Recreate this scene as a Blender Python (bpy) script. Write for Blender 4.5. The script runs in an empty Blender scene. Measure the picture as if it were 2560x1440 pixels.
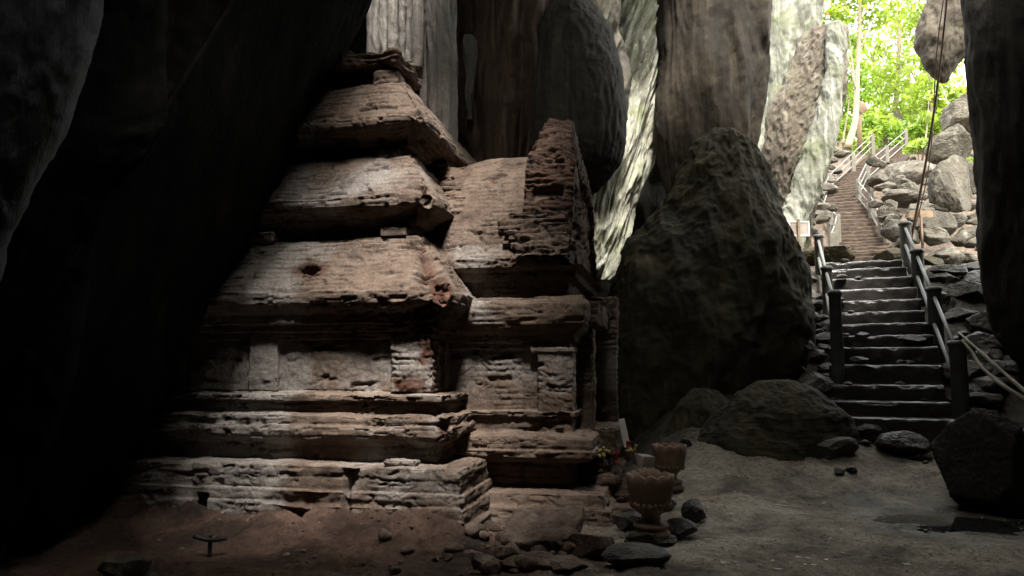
import bpy, bmesh, math, random
import numpy as np
from mathutils import Vector, Matrix

random.seed(7)
rng = np.random.default_rng(7)
scene = bpy.context.scene
COL = scene.collection
R = math.radians

# ------------------------------------------------------------------ camera
F_PX = 1849.0
PITCH = math.atan2(200.0, F_PX)
CAM_Z = 1.6
cam_data = bpy.data.cameras.new("camera")
cam_data.sensor_width = 36.0
cam_data.lens = 36.0 * F_PX / 2560.0
cam_data.clip_start = 0.05
cam_data.clip_end = 2000.0
cam = bpy.data.objects.new("camera", cam_data)
cam.location = (0, 0, CAM_Z)
cam.rotation_euler = (R(90) + PITCH, 0, 0)
COL.objects.link(cam)
scene.camera = cam

# ------------------------------------------------------------------ light
# direction towards the sun: high, behind the viewer
sd = Vector((0.06, -0.43, 0.90)).normalized()
world = bpy.data.worlds.new("World")
scene.world = world
world.use_nodes = True
wn = world.node_tree.nodes
wl = world.node_tree.links
bg = wn.get("Background") or wn.new("ShaderNodeBackground")
sky = wn.new("ShaderNodeTexSky")
sky.sky_type = 'NISHITA'
sky.sun_disc = False
sky.sun_elevation = math.asin(sd.z)
sky.sun_rotation = math.atan2(sd.x, sd.y)
sky.air_density = 1.0
sky.dust_density = 1.0
sky.ozone_density = 1.0
hz = wn.new("ShaderNodeHueSaturation")
hz.inputs["Saturation"].default_value = 0.25
wl.new(sky.outputs[0], hz.inputs["Color"])
tint = wn.new("ShaderNodeMix")
tint.data_type = 'RGBA'
tint.blend_type = 'MULTIPLY'
tint.inputs[0].default_value = 1.0
tint.inputs[7].default_value = (1.0, 0.97, 0.86, 1)
wl.new(hz.outputs[0], tint.inputs[6])
wl.new(tint.outputs[2], bg.inputs[0])
bg.inputs[1].default_value = 0.15

sun_data = bpy.data.lights.new("sun", 'SUN')
sun_data.energy = 1.3
sun_data.angle = R(10)
sun_data.color = (1.0, 0.955, 0.90)
sun = bpy.data.objects.new("sun", sun_data)
sun.rotation_euler = sd.to_track_quat('Z', 'Y').to_euler()
sun.location = (0, -20, 40)
COL.objects.link(sun)

scene.view_settings.view_transform = 'Standard'
scene.view_settings.look = 'None'
scene.view_settings.exposure = 3.35
scene.view_settings.gamma = 1.0
scene.render.engine = 'CYCLES'
cy = scene.cycles
cy.use_denoising = True
cy.max_bounces = 5
cy.diffuse_bounces = 3
cy.glossy_bounces = 2
cy.transmission_bounces = 4
cy.transparent_max_bounces = 6
cy.caustics_reflective = False
cy.caustics_refractive = False
cy.sample_clamp_indirect = 3.0


# ------------------------------------------------------------------ helpers
def P(px, py, D):
    """photo pixel + distance along the view's ground direction -> point in the place"""
    a = (px - 1280.0) / F_PX
    v = (720.0 - py) / F_PX
    y = math.cos(PITCH) - v * math.sin(PITCH)
    z = math.sin(PITCH) + v * math.cos(PITCH)
    return Vector((a * D / y, D, CAM_Z + z * D / y))


_perm = np.random.default_rng(11).permutation(256).astype(np.int32)
_perm = np.concatenate([_perm, _perm, _perm])
_gr = np.random.default_rng(5).normal(size=(256, 3))
_gr /= np.linalg.norm(_gr, axis=1)[:, None]


def noise(p):
    p = np.asarray(p, dtype=np.float64)
    i = np.floor(p).astype(np.int64)
    f = p - i
    i &= 255
    w = f * f * f * (f * (f * 6 - 15) + 10)
    out = np.zeros(len(p))
    for dx in (0, 1):
        wx = w[:, 0] if dx else 1 - w[:, 0]
        a = _perm[i[:, 0] + dx]
        for dy in (0, 1):
            wy = w[:, 1] if dy else 1 - w[:, 1]
            b = _perm[a + ((i[:, 1] + dy) & 255)]
            for dz in (0, 1):
                wz = w[:, 2] if dz else 1 - w[:, 2]
                g = _gr[_perm[b + ((i[:, 2] + dz) & 255)]]
                d = g[:, 0] * (f[:, 0] - dx) + g[:, 1] * (f[:, 1] - dy) + g[:, 2] * (f[:, 2] - dz)
                out += wx * wy * wz * d
    return out * 1.6


def fbm(p, octs=4, lac=2.03, gain=0.5, ridge=False):
    p = np.asarray(p, dtype=np.float64)
    s = np.zeros(len(p))
    a = 1.0
    t = 0.0
    q = p.copy()
    for o in range(octs):
        n = noise(q + o * 17.3)
        if ridge:
            n = 1 - 2 * np.abs(n)
        s += a * n
        t += a
        a *= gain
        q = q * lac
    return s / t * 1.3


def sstep(a, b, x):
    t = np.clip((x - a) / (b - a), 0, 1)
    return t * t * (3 - 2 * t)


def hash2(a, b):
    h = np.sin(a * 127.1 + b * 311.7) * 43758.5453
    return h - np.floor(h)


def gridfaces(nr, nc, wrap=False):
    r = np.arange(nr - 1)
    c = np.arange(nc if wrap else nc - 1)
    rr, cc = np.meshgrid(r, c, indexing='ij')
    c2 = (cc + 1) % nc
    return np.stack([rr * nc + cc, rr * nc + c2, (rr + 1) * nc + c2, (rr + 1) * nc + cc], axis=-1).reshape(-1, 4)


def grid_normals(G, wrap=False):
    du = np.empty_like(G)
    if wrap:
        du = np.roll(G, -1, axis=1) - np.roll(G, 1, axis=1)
    else:
        du = np.gradient(G, axis=1)
    dv = np.gradient(G, axis=0)
    n = np.cross(du, dv)
    return n / (np.linalg.norm(n, axis=2, keepdims=True) + 1e-9)


def make_mesh(name, V, faces, mats, smooth=True, attr=None, midx=None):
    """V (n,3); faces: list of int arrays (k,3) or (k,4)"""
    me = bpy.data.meshes.new(name)
    V = np.asarray(V, dtype=np.float32)
    faces = [np.asarray(f, dtype=np.int32) for f in faces if len(f)]
    me.vertices.add(len(V))
    me.vertices.foreach_set("co", V.ravel())
    loops = np.concatenate([f.ravel() for f in faces])
    sizes = np.concatenate([np.full(len(f), f.shape[1], dtype=np.int32) for f in faces])
    starts = np.concatenate([[0], np.cumsum(sizes)[:-1]]).astype(np.int32)
    me.loops.add(len(loops))
    me.loops.foreach_set("vertex_index", loops)
    me.polygons.add(len(sizes))
    me.polygons.foreach_set("loop_start", starts)
    try:
        me.polygons.foreach_set("loop_total", sizes)
    except Exception:
        pass
    me.polygons.foreach_set("use_smooth", np.full(len(sizes), bool(smooth)))
    if midx is not None:
        me.polygons.foreach_set("material_index", np.asarray(midx, dtype=np.int32))
    for m in (mats if isinstance(mats, (list, tuple)) else [mats]):
        me.materials.append(m)
    if attr is not None:
        for k, v in attr.items():
            a = me.attributes.new(k, 'FLOAT', 'POINT')
            a.data.foreach_set("value", np.asarray(v, dtype=np.float32))
    me.update(calc_edges=True)
    me.validate()
    return me


def tag(o, label=None, cat=None, group=None, kind=None):
    if label: o["label"] = label
    if cat: o["category"] = cat
    if group: o["group"] = group
    if kind: o["kind"] = kind
    return o


def link(name, me, parent=None, loc=(0, 0, 0)):
    o = bpy.data.objects.new(name, me)
    COL.objects.link(o)
    if parent is not None:
        o.parent = parent
    o.location = loc
    return o


def solid(name, V, faces, mat, label=None, cat=None, group=None, kind=None, smooth=True, attr=None):
    """a top-level mesh in world coordinates, with its origin moved to its base"""
    V = np.asarray(V, dtype=np.float64)
    mn, mx = V.min(0), V.max(0)
    o = np.array([(mn[0] + mx[0]) / 2, (mn[1] + mx[1]) / 2, mn[2]])
    ob = link(name, make_mesh(name, V - o, faces, mat, smooth, attr), None, tuple(o))
    return tag(ob, label, cat, group, kind)


def part(name, V, faces, mat, parent, smooth=True, attr=None, world=True):
    V = np.asarray(V, dtype=np.float64)
    if world:
        V = V - np.array(parent.location)
    return link(name, make_mesh(name, V, faces, mat, smooth, attr), parent)


def thing(name, label, cat, loc=(0, 0, 0), rotz=0.0, group=None):
    o = bpy.data.objects.new(name, None)
    o.empty_display_size = 0.2
    COL.objects.link(o)
    o.location = loc
    o.rotation_euler = (0, 0, rotz)
    return tag(o, label, cat, group)


def join(geos):
    Vs, Fs, n = [], [], 0
    for V, F in geos:
        Vs.append(np.asarray(V))
        for f in F:
            Fs.append(np.asarray(f) + n)
        n += len(V)
    return np.concatenate(Vs), Fs


# ---- shapes
def ebox(lo, hi, res=0.03, amp=0.01, freq=6.0, rnd=0.02, seed=0.0, chip=0.0):
    """a worn block: box with rounded, noise-eroded faces"""
    lo = np.array(lo, float); hi = np.array(hi, float)
    Vs, Fs, n = [], [], 0
    for ax in range(3):
        b, c = (ax + 1) % 3, (ax + 2) % 3
        nb = max(2, int((hi[b] - lo[b]) / res) + 2)
        nc = max(2, int((hi[c] - lo[c]) / res) + 2)
        gb, gc = np.meshgrid(np.linspace(lo[b], hi[b], nb), np.linspace(lo[c], hi[c], nc), indexing='ij')
        for side in (0, 1):
            V = np.zeros((nb * nc, 3))
            V[:, b] = gb.ravel(); V[:, c] = gc.ravel()
            V[:, ax] = hi[ax] if side else lo[ax]
            f = gridfaces(nb, nc)
            if not side:
                f = f[:, ::-1]
            Vs.append(V); Fs.append(f + n); n += len(V)
    V = np.concatenate(Vs)
    r = rnd
    cl = np.clip(V, lo + r, hi - r)
    d = V - cl
    L = np.linalg.norm(d, axis=1, keepdims=True) + 1e-9
    nrm = d / L
    V = cl + nrm * r
    q = V * freq + seed
    disp = amp * fbm(q, 3)
    if chip > 0:
        edge = (np.abs(nrm) > 0.25).sum(1) >= 2
        disp = disp - chip * np.where(edge, 1.0, 0.25) * np.clip(fbm(q * 0.6 + 9, 2) - 0.1, 0, 1)
    V = V + nrm * disp[:, None]
    return V, [np.concatenate(Fs)]


def xf(geo, loc=(0, 0, 0), rotz=0.0, tilt=(0, 0)):
    V, F = geo
    M = (Matrix.Translation(Vector(loc)) @ Matrix.Rotation(rotz, 4, 'Z') @ Matrix.Rotation(tilt[0], 4, 'X') @ Matrix.Rotation(tilt[1], 4, 'Y'))
    M = np.array(M)
    return np.asarray(V) @ M[:3, :3].T + M[:3, 3], F


def tube(pts, radii, n=10, caps=True, wob=0.0, seed=0.0, freq=6.0):
    pts = np.array([tuple(p) for p in pts], float)
    k = len(pts)
    radii = np.broadcast_to(np.asarray(radii, float), (k,))
    T = np.gradient(pts, axis=0)
    T /= np.linalg.norm(T, axis=1)[:, None] + 1e-9
    ref = np.array([0.13, 0.2, 0.97])
    if abs(T[:, 2]).mean() > 0.8:
        ref = np.array([0.97, 0.2, 0.1])
    A = np.cross(T, ref); A /= np.linalg.norm(A, axis=1)[:, None]
    B = np.cross(T, A)
    th = np.linspace(0, 2 * np.pi, n, endpoint=False)
    V = pts[:, None, :] + radii[:, None, None] * (np.cos(th)[None, :, None] * A[:, None, :] + np.sin(th)[None, :, None] * B[:, None, :])
    V = V.reshape(-1, 3)
    if wob:
        ctr = np.repeat(pts, n, 0)
        V = ctr + (V - ctr) * (1 + wob * fbm(V * freq + seed, 3))[:, None]
    F = [gridfaces(k, n, True)]
    if caps:
        V = np.concatenate([V, pts[:1], pts[-1:]])
        i = np.arange(n)
        F.append(np.stack([np.full(n, k * n), (i + 1) % n, i], 1))
        F.append(np.stack([np.full(n, k * n + 1), (k - 1) * n + i, (k - 1) * n + (i + 1) % n], 1))
    return V, F


def resample(pts, m):
    pts = np.array([tuple(p) for p in pts], float)
    t = np.linspace(0, 1, len(pts))
    tt = np.linspace(0, 1, m)
    out = np.stack([np.interp(tt, t, pts[:, j]) for j in range(pts.shape[1])], 1)
    for _ in range(2):
        s = out.copy()
        s[1:-1] = (out[:-2] + 2 * out[1:-1] + out[2:]) / 4
        out = s
    return out


def lathe(profile, n=32, center=(0, 0, 0)):
    pr = np.array(profile, float)
    th = np.linspace(0, 2 * np.pi, n, endpoint=False)
    V = np.stack([pr[:, 0:1] * np.cos(th), pr[:, 0:1] * np.sin(th), np.repeat(pr[:, 1:2], n, 1)], -1).reshape(-1, 3)
    return V + np.array(center), [gridfaces(len(pr), n, True)]


_ico = {}


def ico(sub):
    if sub not in _ico:
        bm = bmesh.new()
        bmesh.ops.create_icosphere(bm, subdivisions=sub, radius=1.0)
        bm.verts.ensure_lookup_table()
        _ico[sub] = (np.array([v.co[:] for v in bm.verts]), np.array([[v.index for v in f.verts] for f in bm.faces]))
        bm.free()
    return _ico[sub]


def rock(center, size, seed=0, sub=4, planes=14, rough=0.10, rotz=None, sharp=1.0):
    """angular boulder: a sphere cut by random planes, then worn with noise. center is the middle of its base"""
    D, F = ico(sub)
    r = np.random.default_rng(seed)
    nn = r.normal(size=(planes, 3)); nn /= np.linalg.norm(nn, axis=1)[:, None]
    dd = r.uniform(0.50, 0.92, planes)
    dot = D @ nn.T
    k = np.where(dot > 0.05, dd[None, :] / np.maximum(dot, 0.05), 9.0)
    rad = np.minimum(0.97, k.min(1))
    rad = sharp * rad + (1 - sharp) * 0.9
    q = D * 1.7 + seed * 3.7
    rad = rad * (1 + rough * fbm(q, 5) + rough * 0.35 * fbm(D * 9 + seed, 3, ridge=True))
    V = D * rad[:, None] * np.array(size) * 0.5
    a = r.uniform(0, 6.28) if rotz is None else rotz
    c, s = math.cos(a), math.sin(a)
    if rotz is None:
        # keep the asked size on x and y roughly: rotate only the noise
        pass
    else:
        V = V @ np.array([[c, s, 0], [-s, c, 0], [0, 0, 1]])
    V[:, 2] += size[2] * 0.5
    return V + np.array(center), [F]


def mass(rows, D, ratio=0.8, nseg=150, nz=200, amp=0.12, freq=1.2, flute=0.0, fl_freq=3.0, seed=0.0, fine=0.02, zsq=1.0, power=2.0, yshift=0.0, fl_scale=0.12, zst=0.4, lean=0.0, wobble=0.22):
    """a rock form given by its outline (row, left, right) where it stands at distance D; full depth, closed, weathered"""
    L = [P(l, y, D) for y, l, r in rows]
    Rr = [P(r, y, D) for y, l, r in rows]
    z = np.array([(a.z + b.z) / 2 for a, b in zip(L, Rr)])
    cx = np.array([(a.x + b.x) / 2 for a, b in zip(L, Rr)])
    rx = np.array([(b.x - a.x) / 2 for a, b in zip(L, Rr)])
    o = np.argsort(z)
    z, cx, rx = z[o], cx[o], rx[o]
    zz = np.linspace(z[0], z[-1], nz)
    cx = np.interp(zz, z, cx); rx = np.interp(zz, z, rx)
    for _ in range(max(2, nz // 40)):
        for a in (cx, rx):
            a[1:-1] = (a[:-2] + 2 * a[1:-1] + a[2:]) / 4
    # round ends
    th = np.linspace(0, 2 * np.pi, nseg, endpoint=False)
    ct, st = np.cos(th), np.sin(th)
    e = 2.0 / power
    ct = np.sign(ct) * np.abs(ct) ** e; st = np.sign(st) * np.abs(st) ** e
    ry = rx * ratio
    G = np.zeros((nz, nseg, 3))
    G[:, :, 0] = cx[:, None] + rx[:, None] * ct
    G[:, :, 1] = D + yshift + ry[:, None] * st
    G[:, :, 2] = zz[:, None]
    N = grid_normals(G, True)
    V = G.reshape(-1, 3); N = N.reshape(-1, 3)
    Q = V.copy()
    Q[:, 0] -= lean * Q[:, 2]
    Q[:, 2] *= zst
    d = amp * fbm(Q * freq + seed, 5)
    d += fine * fbm(Q * 8 + seed, 3, ridge=True)
    if flute:
        W = V.copy()
        W[:, 0] -= lean * W[:, 2]
        wob = wobble * noise(V * 0.7 + seed + 5)
        W[:, 2] *= fl_scale
        W[:, 0] += wob
        d += flute * fbm(W * fl_freq + seed + 31, 4, ridge=True)
    V = V + N * d[:, None]
    F = [gridfaces(nz, nseg, True)]
    V = np.concatenate([V, [[cx[0], D + yshift, zz[0] - 0.15 * rx[0]], [cx[-1], D + yshift, zz[-1] + 0.15 * rx[-1]]]])
    n = nz * nseg
    i = np.arange(nseg)
    F.append(np.stack([np.full(nseg, n), (i + 1) % nseg, i], 1))
    F.append(np.stack([np.full(nseg, n + 1), (nz - 1) * nseg + i, (nz - 1) * nseg + (i + 1) % nseg], 1))
    return V, F


# ------------------------------------------------------------------ materials
class NT:
    def __init__(self, name):
        self.m = bpy.data.materials.new(name)
        self.m.use_nodes = True
        self.t = self.m.node_tree
        self.b = self.t.nodes["Principled BSDF"]
        self.out = self.t.nodes["Material Output"]
        self.co = self.n("ShaderNodeTexCoord")
        self.pos = self.n("ShaderNodeNewGeometry")

    def n(self, k, **kw):
        x = self.t.nodes.new(k)
        for a, v in kw.items():
            setattr(x, a, v)
        return x

    def l(self, a, b):
        self.t.links.new(a, b)

    def mapped(self, scale):
        mp = self.n("ShaderNodeMapping")
        mp.inputs["Scale"].default_value = scale
        self.l(self.pos.outputs["Position"], mp.inputs["Vector"])
        return mp.outputs[0]

    def noise(self, scale, detail=5, rough=0.55, vec=None, dist=0.0):
        x = self.n("ShaderNodeTexNoise")
        x.inputs["Scale"].default_value = scale
        x.inputs["Detail"].default_value = detail
        x.inputs["Roughness"].default_value = rough
        x.inputs["Distortion"].default_value = dist
        self.l(vec if vec is not None else self.pos.outputs["Position"], x.inputs["Vector"])
        return x.outputs["Fac"]

    def ramp(self, fac, stops):
        r = self.n("ShaderNodeValToRGB")
        while len(r.color_ramp.elements) < len(stops):
            r.color_ramp.elements.new(0.5)
        for e, (p, c) in zip(r.color_ramp.elements, stops):
            e.position = p
            e.color = (c[0], c[1], c[2], 1) if not isinstance(c, (int, float)) else (c, c, c, 1)
        self.l(fac, r.inputs[0])
        return r.outputs[0]

    def mix(self, fac, a, b, mode='MIX'):
        m = self.n("ShaderNodeMix", data_type='RGBA', blend_type=mode)
        if isinstance(fac, (int, float)):
            m.inputs[0].default_value = fac
        else:
            self.l(fac, m.inputs[0])
        for i, v in ((6, a), (7, b)):
            if isinstance(v, tuple):
                m.inputs[i].default_value = (*v, 1)
            else:
                self.l(v, m.inputs[i])
        return m.outputs[2]

    def math(self, op, a, b=None):
        m = self.n("ShaderNodeMath", operation=op)
        for i, v in ((0, a), (1, b)):
            if v is None: continue
            if isinstance(v, (int, float)):
                m.inputs[i].default_value = v
            else:
                self.l(v, m.inputs[i])
        return m.outputs[0]

    def base(self, c):
        if isinstance(c, tuple):
            self.b.inputs["Base Color"].default_value = (*c, 1)
        else:
            self.l(c, self.b.inputs["Base Color"])

    def rough(self, r):
        if isinstance(r, (int, float)):
            self.b.inputs["Roughness"].default_value = r
        else:
            self.l(r, self.b.inputs["Roughness"])

    def bump(self, h, strength=0.5, dist=0.02):
        b = self.n("ShaderNodeBump")
        b.inputs["Strength"].default_value = strength
        b.inputs["Distance"].default_value = dist
        self.l(h, b.inputs["Height"])
        self.l(b.outputs[0], self.b.inputs["Normal"])

    def spec(self, v):
        self.b.inputs["Specular IOR Level"].default_value = v


def m_brick():
    t = NT("old_brick")
    big = t.noise(0.9, 4, 0.6, dist=0.5)
    med = t.noise(4.0, 6, 0.65)
    fin = t.noise(38, 4, 0.7)
    c1 = t.ramp(med, [(0.28, (0.078, 0.054, 0.042)), (0.5, (0.142, 0.104, 0.080)), (0.72, (0.19, 0.145, 0.115))])
    lime = t.ramp(fin, [(0.3, (0.21, 0.185, 0.165)), (0.7, (0.32, 0.295, 0.27))])
    sx = t.n("ShaderNodeSeparateXYZ"); t.l(t.pos.outputs["Position"], sx.inputs[0])
    left = t.n("ShaderNodeMapRange"); t.l(sx.outputs[0], left.inputs[0])
    left.inputs[1].default_value = -2.1; left.inputs[2].default_value = -2.5
    left.inputs[3].default_value = 0.0; left.inputs[4].default_value = 0.30
    wz = t.n("ShaderNodeMapRange"); t.l(sx.outputs[2], wz.inputs[0])
    wz.inputs[1].default_value = 1.95; wz.inputs[2].default_value = 1.85
    wy = t.n("ShaderNodeMapRange"); t.l(sx.outputs[2], wy.inputs[0])
    wy.inputs[1].default_value = 1.28; wy.inputs[2].default_value = 1.36
    wall_ = t.math('MULTIPLY', t.math('MULTIPLY', wz.outputs[0], wy.outputs[0]), 0.16)
    bm = t.math('ADD', t.math('ADD', big, left.outputs[0]), wall_)
    limemask = t.ramp(bm, [(0.56, 0.0), (0.68, 0.9)])
    c = t.mix(limemask, c1, lime)
    streak = t.noise(1.0, 5, 0.6, vec=t.mapped((5.5, 5.5, 0.5)))
    c = t.mix(t.ramp(streak, [(0.56, 0.0), (0.7, 0.6)]), c, (0.055, 0.045, 0.038))
    at = t.n("ShaderNodeAttribute", attribute_name="raw")
    redc = t.ramp(t.noise(14, 5, 0.7), [(0.34, (0.028, 0.013, 0.010)), (0.5, (0.075, 0.029, 0.019)), (0.68, (0.13, 0.062, 0.042))])
    rm = t.math('MULTIPLY', at.outputs["Fac"], t.ramp(med, [(0.3, 0.35), (0.6, 1.0)]))
    c = t.mix(rm, c, redc)
    ad = t.n("ShaderNodeAttribute", attribute_name="dirt")
    c = t.mix(t.math('MULTIPLY', ad.outputs["Fac"], 0.70), c, (0.035, 0.024, 0.018))
    crv = t.ramp(t.noise(55, 5, 0.75), [(0.32, 0.55), (0.58, 1.0)])
    c = t.mix(1.0, c, crv, 'MULTIPLY')
    t.base(c); t.rough(0.95); t.spec(0.15)
    h = t.math('ADD', t.noise(26, 6, 0.7), t.math('MULTIPLY', t.noise(90, 3, 0.7), 0.4))
    t.bump(h, 0.7, 0.018)
    return t.m


def m_rock(name, dark, mid, light, wet=0.75, moss=None, streak=(2.2, 2.2, 0.25), bump=0.04, sc=1.0, spec=0.3, zs=0.45):
    t = NT(name)
    a = t.noise(0.8 * sc, 6, 0.62, dist=0.6)
    c = t.ramp(a, [(0.30, dark), (0.5, mid), (0.72, light)])
    s = t.noise(1.0, 6, 0.62, vec=t.mapped(streak), dist=0.3)
    c = t.mix(t.ramp(s, [(0.44, 0.0), (0.64, 0.75)]), c, tuple(0.42 * x for x in mid))
    s2 = t.noise(1.0, 5, 0.6, vec=t.mapped((streak[0] * 1.7 + 0.3, streak[1] * 1.7, streak[2] * 1.4)))
    c = t.mix(t.ramp(s2, [(0.56, 0.0), (0.72, 0.7)]), c, tuple(min(0.8, 1.35 * x) for x in light))
    if moss:
        g = t.noise(1.6 * sc, 5, 0.65)
        c = t.mix(t.ramp(g, [(0.5, 0.0), (0.68, 0.75)]), c, moss)
    f = t.noise(24, 5, 0.7)
    c = t.mix(1.0, c, t.ramp(f, [(0.3, 0.65), (0.55, 1.0)]), 'MULTIPLY')
    t.base(c)
    t.rough(t.ramp(a, [(0.3, wet), (0.7, 0.95)]))
    t.spec(spec)
    h = t.math('ADD', t.noise(1.0, 8, 0.68, vec=t.mapped((7 * sc, 7 * sc, 7 * sc * zs))), t.math('MULTIPLY', t.noise(1.0, 6, 0.65, vec=t.mapped((9, 9, 1.2))), 0.8))
    t.bump(h, 0.8, bump)
    return t.m


def m_plain(name, c, rough=0.8, var=0.25, sc=8.0, bump=0.006, spec=0.3, metal=0.0):
    t = NT(name)
    n = t.noise(sc, 6, 0.65)
    t.base(t.ramp(n, [(0.3, tuple(x * (1 - var) for x in c)), (0.7, tuple(min(1, x * (1 + var)) for x in c))]))
    t.rough(rough); t.spec(spec)
    t.b.inputs["Metallic"].default_value = metal
    t.bump(t.noise(sc * 5, 5, 0.65), 0.6, bump)
    return t.m


def m_ground():
    t = NT("cave_soil")
    sx = t.n("ShaderNodeSeparateXYZ"); t.l(t.pos.outputs["Position"], sx.inputs[0])
    a = t.noise(1.3, 7, 0.68, dist=0.4)
    f = t.noise(16, 6, 0.72)
    red = t.ramp(a, [(0.34, (0.032, 0.018, 0.012)), (0.50, (0.092, 0.054, 0.037)), (0.66, (0.165, 0.102, 0.073))])
    grey = t.ramp(a, [(0.34, (0.12, 0.105, 0.082)), (0.50, (0.33, 0.285, 0.225)), (0.66, (0.50, 0.44, 0.355))])
    wob = t.math('ADD', sx.outputs[0], t.math('MULTIPLY', t.math('SUBTRACT', a, 0.5), 2.5))
    mr = t.n("ShaderNodeMapRange"); t.l(wob, mr.inputs[0])
    mr.inputs[1].default_value = 0.2; mr.inputs[2].default_value = 1.5
    c = t.mix(mr.outputs[0], red, grey)
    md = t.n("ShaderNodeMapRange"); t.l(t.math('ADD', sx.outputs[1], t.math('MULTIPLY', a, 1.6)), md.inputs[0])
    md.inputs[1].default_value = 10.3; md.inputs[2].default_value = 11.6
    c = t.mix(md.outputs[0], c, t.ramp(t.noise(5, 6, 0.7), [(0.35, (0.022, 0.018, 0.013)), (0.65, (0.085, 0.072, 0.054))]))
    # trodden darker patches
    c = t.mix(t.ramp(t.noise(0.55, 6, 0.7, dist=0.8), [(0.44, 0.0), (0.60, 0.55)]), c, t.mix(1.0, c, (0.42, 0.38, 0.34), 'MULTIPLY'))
    # leaf litter outside
    my = t.n("ShaderNodeMapRange"); t.l(sx.outputs[1], my.inputs[0])
    my.inputs[1].default_value = 16.5; my.inputs[2].default_value = 20
    lit = t.ramp(t.noise(9, 6, 0.75), [(0.3, (0.03, 0.018, 0.012)), (0.5, (0.085, 0.057, 0.038)), (0.7, (0.19, 0.155, 0.12))])
    c = t.mix(my.outputs[0], c, lit)
    c = t.mix(1.0, c, t.ramp(f, [(0.32, 0.45), (0.56, 1.0)]), 'MULTIPLY')
    # damp patch by the puddle
    vs = t.n("ShaderNodeVectorMath", operation='DISTANCE')
    t.l(t.pos.outputs["Position"], vs.inputs[0]); vs.inputs[1].default_value = WET
    dm = t.math('ADD', vs.outputs["Value"], t.math('MULTIPLY', t.noise(2.2, 5, 0.6), 2.2))
    damp = t.n("ShaderNodeMapRange"); t.l(dm, damp.inputs[0])
    damp.inputs[1].default_value = 1.75; damp.inputs[2].default_value = 2.6
    damp.inputs[3].default_value = 1.0; damp.inputs[4].default_value = 0.0
    c = t.mix(damp.outputs[0], c, t.mix(1.0, c, (0.45, 0.45, 0.46), 'MULTIPLY'))
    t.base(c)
    rr = t.n("ShaderNodeMapRange"); t.l(damp.outputs[0], rr.inputs[0])
    rr.inputs[3].default_value = 0.90; rr.inputs[4].default_value = 0.22
    t.rough(rr.outputs[0]); t.spec(0.35)
    h = t.math('ADD', t.math('MULTIPLY', t.noise(5, 7, 0.7), 1.3), t.noise(34, 5, 0.72))
    t.bump(h, 0.9, 0.028)
    return t.m


WET = tuple(P(2425, 1290, 7.9)[:2]) + (0.02,)


def m_leaf(name, c):
    t = NT(name)
    oi = t.n("ShaderNodeObjectInfo")
    n = t.noise(0.9, 4, 0.6)
    col = t.ramp(n, [(0.3, tuple(0.65 * x for x in c)), (0.55, c), (0.75, (c[0] * 1.35, c[1] * 1.15, c[2]))])
    t.base(col); t.rough(0.55)
    tr = t.n("ShaderNodeBsdfTranslucent")
    t.l(t.mix(1.0, col, (1.0, 1.0, 0.55), 'MULTIPLY'), tr.inputs[0])
    mx = t.n("ShaderNodeMixShader"); mx.inputs[0].default_value = 0.5
    t.l(t.b.outputs[0], mx.inputs[1]); t.l(tr.outputs[0], mx.inputs[2])
    t.l(mx.outputs[0], t.out.inputs[0])
    return t.m


M = {}
M["brick"] = m_brick()
M["ground"] = m_ground()
M["cave"] = m_rock("cave_limestone", (0.05, 0.045, 0.035), (0.11, 0.095, 0.075), (0.17, 0.15, 0.12), moss=(0.06, 0.065, 0.03))
M["shade_black"] = m_rock("shade_black_rock", (0.008, 0.008, 0.0075), (0.014, 0.0135, 0.013), (0.022, 0.021, 0.020), wet=0.95, spec=0.03)  # near-black rock colour that stands in for deep shade
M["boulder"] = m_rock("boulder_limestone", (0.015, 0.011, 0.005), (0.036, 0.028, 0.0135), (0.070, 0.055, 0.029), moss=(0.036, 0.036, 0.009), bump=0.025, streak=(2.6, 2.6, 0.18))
M["brownwall"] = m_rock("brown_cave_rock", (0.016, 0.012, 0.007), (0.036, 0.027, 0.016), (0.07, 0.054, 0.034), streak=(2.6, 2.6, 0.15))
M["domerock"] = m_rock("dark_dome_rock", (0.03, 0.026, 0.02), (0.055, 0.048, 0.037), (0.085, 0.075, 0.058), streak=(5, 5, 0.25), bump=0.02)
M["dark_rock"] = m_rock("damp_dark_rock", (0.018, 0.016, 0.012), (0.042, 0.036, 0.027), (0.085, 0.075, 0.058), wet=0.28, spec=0.45)
M["flow"] = m_rock("pale_flowstone", (0.36, 0.35, 0.25), (0.58, 0.57, 0.45), (0.74, 0.74, 0.64), moss=(0.40, 0.43, 0.24), streak=(4, 4, 0.3))
M["stalactite"] = m_rock("grey_stalactite", (0.10, 0.09, 0.08), (0.20, 0.18, 0.16), (0.30, 0.275, 0.245), streak=(9, 9, 0.5))
M["rust_rock"] = m_rock("rusty_flowstone", (0.04, 0.025, 0.016), (0.085, 0.052, 0.034), (0.16, 0.135, 0.105), streak=(4, 4, 0.35))
M["outer"] = m_rock("sunlit_limestone", (0.05, 0.038, 0.026), (0.095, 0.075, 0.054), (0.165, 0.148, 0.115), moss=(0.085, 0.088, 0.045))
M["flow_out"] = m_rock("outer_flowstone", (0.10, 0.098, 0.072), (0.19, 0.188, 0.15), (0.34, 0.34, 0.29), moss=(0.11, 0.125, 0.06), streak=(4, 4, 0.3))
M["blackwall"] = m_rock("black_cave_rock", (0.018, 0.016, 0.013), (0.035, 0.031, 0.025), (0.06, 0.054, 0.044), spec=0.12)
M["dim"] = m_rock("smooth_grey_rock", (0.07, 0.074, 0.08), (0.11, 0.115, 0.125), (0.15, 0.155, 0.165), wet=0.8)
M["rubble"] = m_rock("rubble_stone", (0.075, 0.050, 0.038), (0.15, 0.105, 0.08), (0.24, 0.185, 0.148), sc=3)
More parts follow.
